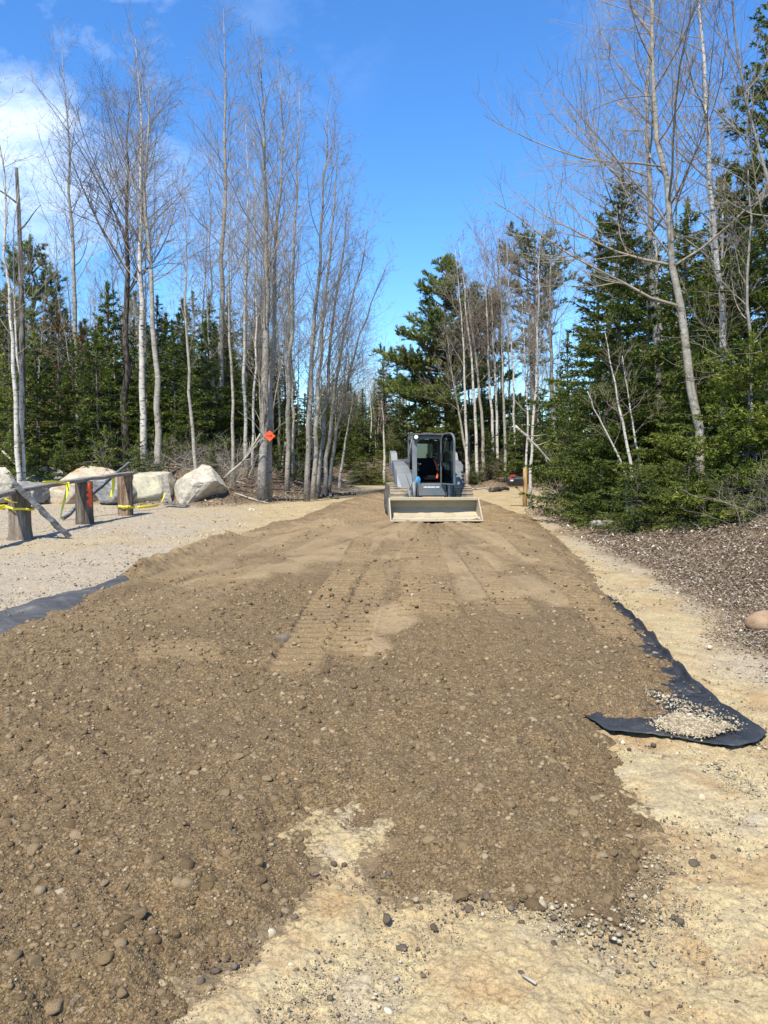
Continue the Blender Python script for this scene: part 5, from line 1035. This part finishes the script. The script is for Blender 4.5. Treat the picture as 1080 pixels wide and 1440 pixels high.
# ------------------------------------------------------------------ compact track loader (local x to the right as seen, y away from the viewer, z up)
def loader():
    o0 = G(613, 741); Y0 = 17.7; X0 = (614.5-540)/F*Y0
    e = empty('track_loader', (X0, Y0, float(surf_z(X0, Y0+1.6)[0][0])-.035), R(3.5)); tag(e, 'grey compact track loader with its bucket down and glass door swung open, facing the viewer', 'track loader')
    def part(nm, b, mat, par=None): return b.build(nm, M[mat], par or e)
    # bucket: cross-section in (y,z), open to the viewer
    W = 1.05; zb = .09
    out = [(0, zb), (.10, zb-.02), (.62, zb+.0), (.78, zb+.10), (.86, zb+.26), (.84, zb+.40), (.74, zb+.47), (.60, zb+.485)]
    inn = [(.60, zb+.455), (.72, zb+.44), (.805, zb+.38), (.825, zb+.26), (.75, zb+.12), (.60, zb+.028), (.10, zb+.012), (0, zb+.012)]
    b = MB(); b.prism(out+inn, -W, W, 'x'); bk = part('bucket', b, 'bucket_in')
    b = MB(); side = [(-.01, zb-.012), (.12, zb-.022), (.63, zb-.005), (.80, zb+.09), (.88, zb+.26), (.86, zb+.41), (.75, zb+.485), (.56, zb+.50), (.50, zb+.46), (.02, zb+.05)]
    b.prism(side, -W-.028, -W-.002, 'x'); part('side_plate', b, 'bucket', bk); b = MB(); b.prism(side, W+.002, W+.028, 'x'); part('side_plate', b, 'bucket', bk)
    b = MB(); b.box((0, .575, zb+.475), (2*W, .07, .075), None, .008); part('top_lip', b, 'bucket', bk)
    b = MB(); b.box((0, -.02, zb-.004), (2*W+.06, .20, .018), None, .004); part('cutting_edge', b, 'bucket', bk)
    b = MB()
    for x in (-.68, -.34, 0, .34, .68, -.98, .98): b.tubes([(x, .03, zb+.0), (x, .03, zb+.022)], [.02, .016], 8)
    part('edge_bolts', b, 'paint_dark', bk)
    # dried dirt lying on the bucket floor
    b = MB(); n = 60; xs = np.linspace(-1.048, 1.048, n); ys = np.linspace(.12, .78, 12); Xg, Yg = np.meshgrid(xs, ys, indexing='ij'); base = np.interp(Yg, [.1, .6, .75, .8], [zb+.014, zb+.03, zb+.12, zb+.2]); z = base+.005+.07*fbm(Xg.ravel()*3+2, Yg.ravel()*3, 4, 9).reshape(Xg.shape)*1.2-.03*(Yg < .2)
    b.add(np.stack([Xg.ravel(), Yg.ravel(), z.ravel()], -1), [(i*12+j, (i+1)*12+j, (i+1)*12+j+1, i*12+j+1) for i in range(n-1) for j in range(11)]); part('caked_dirt', b, 'bucket', bk)
    # tracks
    for s in (-1, 1):
        xc = s*.80; w = .43; L0, L1, R_ = 1.22, 2.95, .36
        prof = []
        for k in range(15): a = -math.pi/2-math.pi*k/14; prof.append((L0+.30*math.cos(a)*1.0, .34+.32*math.sin(a)))
        prof = [(1.02, .04), (.90, .16), (.86, .34), (.88, .52), (.98, .70), (1.2, .82), (1.9, .86), (2.75, .86), (3.05, .72), (3.12, .5), (3.05, .25), (2.85, .05), (2.0, .0), (1.3, .0)]
        b = MB(); b.prism(prof, xc-w/2, xc+w/2, 'x')
        # tread lugs all round the belt
        pr = np.array(prof+[prof[0]]); seg = np.r_[0, np.cumsum(np.hypot(*np.diff(pr, axis=0).T))]; tt = np.arange(0, seg[-1], .115)
        for t_ in tt:
            y = np.interp(t_, seg, pr[:, 0]); zz = np.interp(t_, seg, pr[:, 1]); i = min(np.searchsorted(seg, t_, 'right')-1, len(pr)-2); dv = pr[i+1]-pr[i]; an = math.atan2(dv[1], dv[0])
            b.box((xc, y, zz), (w*.98, .045, .05), Matrix.Rotation(an, 4, 'X'), .006)
        tk = part('track', b, 'rubber')
        b = MB()
        for y, r in ((1.22, .24), (2.82, .26), (1.62, .12), (1.95, .12), (2.28, .12), (2.55, .12)):
            for q in (xc-s*(-w/2)-.0,): b.tubes([(xc+s*(w/2-.02), y, .08+r if r < .2 else .42), (xc+s*(w/2+.02), y, .08+r if r < .2 else .42)], [r, r*.92], 18)
        part('wheels', b, 'paint_dark', tk)
        b = MB(); b.box((xc+s*.17, 2.0, .45), (.08, 1.3, .16), None, .02); part('track_frame', b, 'paint_grey', tk)
    # belly, engine body and rear
    b = MB(); b.box((0, 2.2, .55), (1.12, 2.1, .55), None, .04); part('chassis', b, 'paint_dark')
    b = MB(); b.prism([(2.35, .75), (2.35, 1.42), (2.6, 1.50), (3.3, 1.44), (3.48, 1.30), (3.50, .45), (3.2, .40), (3.0, .75)], -.74, .74, 'x'); eb = part('engine_hood', b, 'paint_dark')
    b = MB()
    for k in range(5): b.box((-.745, 2.75+.11*k, 1.18), (.012, .05, .26))
    for k in range(5): b.box((.745, 2.75+.11*k, 1.18), (.012, .05, .26))
    part('vents', b, 'black', eb)
    # lift arms: loft of rectangular sections, thick plates sweeping from the rear tower down to the coupler
    for s in (-1, 1):
        sec = [(3.15, 1.32, -.86, -.72, .22), (2.5, 1.36, -.87, -.70, .26), (1.95, 1.26, -.87, -.60, .40), (1.50, 1.08, -.87, -.52, .62), (1.25, .88, -.82, -.46, .66), (1.08, .66, -.72, -.44, .44), (.98, .42, -.66, -.45, .24), (.96, .30, -.64, -.46, .14)]
        b = MB(); v = []
        for k, (y, z, xa, xb, h) in enumerate(sec):
            t_ = k/(len(sec)-1); dy = h/2*math.sin(min(1, t_*1.3)*math.pi/2)*.5; dz = h/2*(1-.35*t_)
            v += [(-s*xa*-1*-1 if False else s*-xa, y-dy, z-dz), (s*-xb, y-dy, z-dz), (s*-xb, y+dy, z+dz), (s*-xa, y+dy, z+dz)]
        n = len(sec); q = [(k*4+i, k*4+(i+1) % 4, k*4+4+(i+1) % 4, k*4+4+i) for k in range(n-1) for i in range(4)]+[(0, 3, 2, 1), (n*4-4, n*4-3, n*4-2, n*4-1)]
        if s < 0: q = [tuple(reversed(f)) for f in q]
        b.add(v, q, smooth=False); arm = part('lift_arm', b, 'paint_grey')
        # ridge along the arm face and the lighter curved rear guard
        b = MB(); b.tubes([(s*.60, 1.33, 1.17), (s*.50, 1.02, .84), (s*.475, .93, .62)], [.016, .016, .014], 6); part('edge_rib', b, 'paint_light', arm)
        b = MB(); b.prism([(2.45, 1.1), (2.40, 1.40), (2.62, 1.66), (3.05, 1.72), (3.32, 1.5), (3.36, 1.05)], s*.88 if s < 0 else .72, -.72 if s < 0 else .88, 'x'); part('rear_guard', b, 'paint_light', arm)
        b = MB(); b.tubes([(s*.43, 1.02, .95), (s*.43, .90, .55)], [.042, .042], 12); cy = part('tilt_cylinder', b, 'paint_light', arm)
        b = MB(); b.tubes([(s*.43, .90, .56), (s*.43, .84, .32)], [.024, .024], 10); part('rod', b, 'chrome', cy)
        b = MB(); b.tubes([(s*.36, 1.0, .93), (s*.35, .9, .6), (s*.37, .86, .36)], [.013]*3, 6); b.tubes([(s*.50, .9, .9), (s*.52, .86, .6), (s*.50, .84, .36)], [.012]*3, 6); part('hose', b, 'black', arm)
        if s > 0:
            b = MB(); b.box((.66, 1.10, 1.09), (.085, .02, .05), Matrix.Rotation(R(-26), 4, 'X'), .004); b.box((.66, 1.0, .92), (.06, .02, .075), Matrix.Rotation(R(-30), 4, 'X') @ Matrix.Rotation(R(30), 4, 'Y'), .004); part('decal', b, 'white', arm)
            b = MB()
            for q_ in ((.78, 1.14, 1.10), (.78, 1.10, 1.01), (.78, 1.19, 1.19)): b.tubes([q_, (q_[0], q_[1]-.045, q_[2])], [.035, .03], 10)
            part('hose_coupler', b, 'black', arm)
    b = MB(); b.tubes([(-.62, 1.0, .40), (.62, 1.0, .40)], [.05, .05], 12); part('cross_tube', b, 'paint_dark')
    b = MB(); b.box((0, .94, .34), (.62, .07, .22), None, .012); b.box((-.36, .93, .40), (.06, .10, .30), None, .01); b.box((.36, .93, .40), (.06, .10, .30), None, .01); cp = part('coupler', b, 'bucket')
    b = MB(); b.tubes([(-.24, .89, .585), (.24, .89, .585)], [.018, .018], 8); b.box((.26, .89, .56), (.05, .05, .09), None, .008); part('latch_bar', b, 'rust' if 'rust' in M else 'orange_rust', cp)
    # cab: posts, roof, sills, rear window, seat
    cw = .44
    b = MB()
    # front frame with a rounded top opening (x,z), 5 cm thick
    def arch(hw, z0, z1, r, n=8):
        pts = [(-hw, z0), (hw, z0), (hw, z1-r)]+[(hw-r+r*math.cos(a), z1-r+r*math.sin(a)) for a in np.linspace(0, math.pi/2, n)[1:]]+[(-hw+r+r*math.cos(a), z1-r+r*math.sin(a)) for a in np.linspace(math.pi/2, math.pi, n)]+[(-hw, z1-r)]
        return pts
    def frame(outer, inner, y0, y1):
        n = len(outer); v = [(a, y0, c) for a, c in outer]+[(a, y0, c) for a, c in inner]+[(a, y1, c) for a, c in outer]+[(a, y1, c) for a, c in inner]; q = []
        for i in range(n):
            j = (i+1) % n; q += [(i, j, n+j, n+i), (2*n+i, 3*n+i, 3*n+j, 2*n+j), (i, 2*n+i, 2*n+j, j), (n+i, n+j, 3*n+j, 3*n+i)]
        return v, q
    def slant(v): return [(x, y+(2.08-z)*-.13+.10, z) for x, y, z in v]
    v, q = frame(arch(.45, .82, 2.10, .07), arch(.34, .92, 2.00, .17), 1.20, 1.27); b.add(slant(v), q, smooth=False)
    b.box((-.415, 1.85, 2.035), (.08, 1.15, .10), None, .015); b.box((.415, 1.85, 2.035), (.08, 1.15, .10), None, .015)
    for s in (-1, 1): b.box((s*.415, 2.40, 1.5), (.08, .08, 1.05), None, .012); b.box((s*.43, 1.8, 1.02), (.05, 1.2, .42), None, .01)
    cab = part('cab', b, 'paint_grey')
    b = MB(); b.box((0, 1.82, 2.105), (.90, 1.28, .05), None, .02); b.box((-.05, 1.5, 2.14), (.26, .3, .03), None, .01); part('roof', b, 'paint_dark', cab)
    for s in (-1, 1):
        b = MB()
        for k in range(6): b.tubes([(s*.415, 1.42+.16*k, 1.22), (s*.415, 1.42+.16*k, 2.0)], [.008, .008], 5)
        for k in range(5): b.tubes([(s*.415, 1.35, 1.30+.15*k), (s*.415, 2.38, 1.30+.15*k)], [.006, .006], 5)
        part('side_screen', b, 'black', cab)
    b = MB(); v, q = frame(arch(.37, 1.32, 1.98, .08), arch(.31, 1.42, 1.90, .12), 2.37, 2.42); b.add(v, q, smooth=False); b.box((0, 2.40, 1.1), (.78, .04, .46)); rw = part('rear_frame', b, 'black', cab)
    b = MB(); b.prism(arch(.32, 1.41, 1.91, .12), 2.39, 2.395, 'y'); part('rear_window', b, 'glass', rw)
    b = MB(); b.box((-.40, 1.75, 1.0), (.02, .9, .5)); b.box((.40, 1.75, 1.0), (.02, .9, .5)); b.box((0, 2.0, 1.02), (.52, .5, .14), None, .04); b.box((0, 2.22, 1.27), (.50, .13, .52), Matrix.Rotation(R(-8), 4, 'X'), .04); b.box((0, 1.8, .80), (.7, 1.0, .06)); b.box((-.27, 1.95, 1.2), (.06, .4, .07), None, .02); b.box((.27, 1.95, 1.2), (.06, .4, .07), None, .02); part('seat', b, 'interior', cab)
    b = MB(); v, q = ribbon([(.20, 2.12, 1.50), (.25, 1.95, 1.32), (.27, 1.82, 1.14), (.22, 1.72, 1.02)], .05, (1, .2, 0)); b.add(v, q); part('seat_belt', b, 'orange', cab)
    b = MB()
    for s in (-1, 1): b.tubes([(s*.25, 1.75, 1.1), (s*.25, 1.62, 1.30)], [.014, .012], 8); b.blob((s*.25, 1.61, 1.34), (.05, .05, .08), 2, 3, .02)
    part('joystick', b, 'black', cab)
    b = MB(); b.box((-.30, 1.5, 1.40), (.06, .03, .03), None, .004); b.box((-.24, 1.5, 1.385), (.06, .03, .025), None, .004); b.box((-.27, 1.5, 1.24), (.04, .03, .02)); part('gauges', b, 'paint_light', cab)
    b = MB(); b.blob((-.335, 1.10, .97), (.13, .09, .22), 3, 6, .14, 2.2); part('rag', b, 'blue', cab)
    b = MB(); b.tubes([(-.365, 1.17, 2.035), (-.365, 1.13, 2.035)], [.062, .058], 18); b.box((-.365, 1.2, 2.035), (.14, .06, .12), None, .02); h = part('lamp_housing', b, 'black', cab)
    b = MB(); b.tubes([(-.365, 1.128, 2.035), (-.365, 1.118, 2.035)], [.05, .044], 18); part('lamp_lens', b, 'lamp', h)
    # front step panel under the opening
    b = MB(); b.prism([(-.34, .62), (.34, .62), (.38, .92), (.36, .98), (.24, .88), (-.24, .88), (-.36, .98), (-.38, .92)], 1.02, 1.10, 'y'); b.box((0, 1.16, .86), (.70, .16, .05), None, .01); st = part('front_step', b, 'paint_grey', cab)
    b = MB(); rg = np.random.default_rng(3); x = -.19
    while x < .19: w_ = rg.uniform(.016, .03); b.box((x+w_/2, 1.016, .825), (w_, .006, .030)); x += w_+(.012 if rg.random() < .8 else .03)
    part('decal', b, 'white', st)
    b = MB(); b.tubes([(-.46, 1.32, 2.0), (-.50, 1.38, 1.7), (-.53, 1.5, 1.5), (-.60, 1.6, 1.42)], [.012]*4, 6); part('handrail', b, 'paint_light', cab)
    # open glass door, hinged on the right edge of the opening and swung out toward the viewer
    D = empty('door', (.40, 1.24, 0), R(-62)); D.parent = e; bpy.data.objects.remove(D)
    def door_pts(v): 
        c, s_ = math.cos(R(-70)), math.sin(R(-70)); return [(.235+x*c-y*s_, 1.06+(x*s_+y*c)+(2.08-z)*-.04, z) for x, y, z in v]
    ow = arch(.34, .90, 2.14, .24); iw = arch(.315, .925, 2.115, .22); ow = [(a+.34, c) for a, c in ow]; iw = [(a+.34, c) for a, c in iw]
    b = MB(); v, q = frame(ow, iw, -.02, .02); b.add(door_pts(v), q, smooth=False); dr = part('door', b, 'paint_grey')
    b = MB(); n0 = b.n; b.prism(iw, -.004, .004, 'y'); b.v = [np.array(door_pts(b.v[0]))]; part('pane', b, 'glass', dr)
    b = MB(); b.box((0, 0, 0), (.05, .06, .22), None, .01); pp = door_pts([(.10, -.05, 1.55)])[0]; b.v = [b.v[0]+np.array(pp)]; b.tubes(door_pts([(.12, .05, 1.15), (.30, .08, 1.05), (.56, .03, .98)]), [.014]*3, 6); part('door_handle', b, 'black', dr)
    b = MB(); b.tubes(door_pts([(.34, -.03, 1.97), (.34, -.06, 1.97)]), [.045, .04], 12); b.tubes(door_pts([(.34, -.05, 1.97), (.18, -.05, 1.5)]), [.008, .006], 6); part('wiper', b, 'black', dr)
M['interior'] = plain('black_interior', (.006, .006, .007), .8, 0, .2, 8, spec=.1)
M['orange_rust'] = plain('rusty_steel', (.32, .17, .07), .8, 0, .35, 20)
loader()
# ------------------------------------------------------------------ camera, sun and sky
cam = bpy.data.cameras.new('camera'); co = bpy.data.objects.new('camera', cam); C.objects.link(co)
co.location = (0, 0, CAMZ); co.rotation_euler = (R(90)-PITCH, 0, 0)
cam.sensor_fit = 'HORIZONTAL'; cam.sensor_width = 36; cam.lens = 36; cam.clip_end = 3000; cam.clip_start = .05
bpy.context.scene.camera = co
SUN = np.array([-.36, -.93, 0]); SUN /= np.linalg.norm(SUN); EL = R(54)
sd = Vector((SUN[0]*math.cos(EL), SUN[1]*math.cos(EL), math.sin(EL)))
sl = bpy.data.lights.new('sun', 'SUN'); sl.energy = 4.9; sl.angle = R(.55); sl.color = (1, .925, .80)
so = bpy.data.objects.new('sun', sl); C.objects.link(so); so.rotation_euler = sd.to_track_quat('Z', 'Y').to_euler()
w = bpy.data.worlds.new('World'); bpy.context.scene.world = w; w.use_nodes = True; t = w.node_tree; t.nodes.clear()
class WT(NT):
    def __init__(s, tree): s.t = tree
W = WT(t)
sky = W.n('TexSky', sky_type='NISHITA'); sky.sun_disc = False; sky.sun_elevation = EL; sky.sun_rotation = math.atan2(SUN[0], SUN[1]); sky.air_density = 1.0; sky.dust_density = .3; sky.ozone_density = 3.0; sky.altitude = 200
tc = W.n('TexCoord').outputs['Generated']
hs = W.n('HueSaturation', {'Hue': .5, 'Saturation': 1.2, 'Value': 1.0, 'Color': sky.outputs[0]}).outputs[0]
skyc = W.mix(1.0, hs, (.90, 1.14, 1.36), 'MULTIPLY')
def near(px, py, a, b):
    d = ray(px, py); d /= np.linalg.norm(d)
    dot = W.n('VectorMath', {0: tc, 1: tuple(d)}, operation='DOT_PRODUCT').outputs['Value']
    mr = W.n('MapRange', {'Value': dot, 'From Min': math.cos(R(a)), 'From Max': math.cos(R(b))}, interpolation_type='SMOOTHSTEP'); return mr.outputs[0]
mp = W.n('Mapping', {0: tc}); mp.inputs['Scale'].default_value = (2.2, 2.2, 4.2); mp.inputs['Rotation'].default_value = (0, R(22), 0)
n = W.noise(mp.outputs[0], 2.1, 8, .6, .5); n2 = W.noise(mp.outputs[0], 6.5, 6, .6, .3)
n3 = W.noise(mp.outputs[0], 22, 5, .6, .6)
cl = W.math('ADD', W.math('MULTIPLY', n, .75), W.math('MULTIPLY', n2, .25))
area = W.math('MAXIMUM', near(-10, 200, 11, 1), W.math('MULTIPLY', near(60, 10, 12, 2), .75)); area = W.math('MAXIMUM', area, W.math('MULTIPLY', near(420, 0, 8, 1), .22)); area = W.math('MAXIMUM', area, W.math('MULTIPLY', near(930, -30, 8, 1), .25))
area = W.math('MAXIMUM', area, W.math('MULTIPLY', near(-400, 300, 35, 8), .9))
core = near(20, 215, 7, 1)
f = W.ramp(W.math('ADD', cl, W.math('MULTIPLY', core, .16)), [(.49, 0), (.70, 1)]); f = W.math('MULTIPLY', W.math('MULTIPLY', f, area), .66, True)
tiny = None
for (px, py, a) in ():
    if a:
        q = W.ramp(W.math('ADD', W.math('MULTIPLY', near(px, py, a*1.5, 0), .45), n3), [(.72, 0), (1.0, .5)]); f = W.math('MAXIMUM', f, W.math('MULTIPLY', q, W.math('MULTIPLY', near(px, py, a*1.6, 0), .55)))
final = W.mix(f, skyc, (7.0, 7.8, 8.6))
bg = W.n('Background', {'Color': final, 'Strength': .125}); ou = W.n('OutputWorld'); t.links.new(bg.outputs[0], ou.inputs[0])
sc = bpy.context.scene; sc.view_settings.view_transform = 'Standard'; sc.view_settings.look = 'None'; sc.view_settings.exposure = 0.66; sc.view_settings.gamma = 1
sc.render.engine = 'CYCLES'; sc.cycles.max_bounces = 6; sc.cycles.transparent_max_bounces = 12; sc.cycles.use_denoising = True
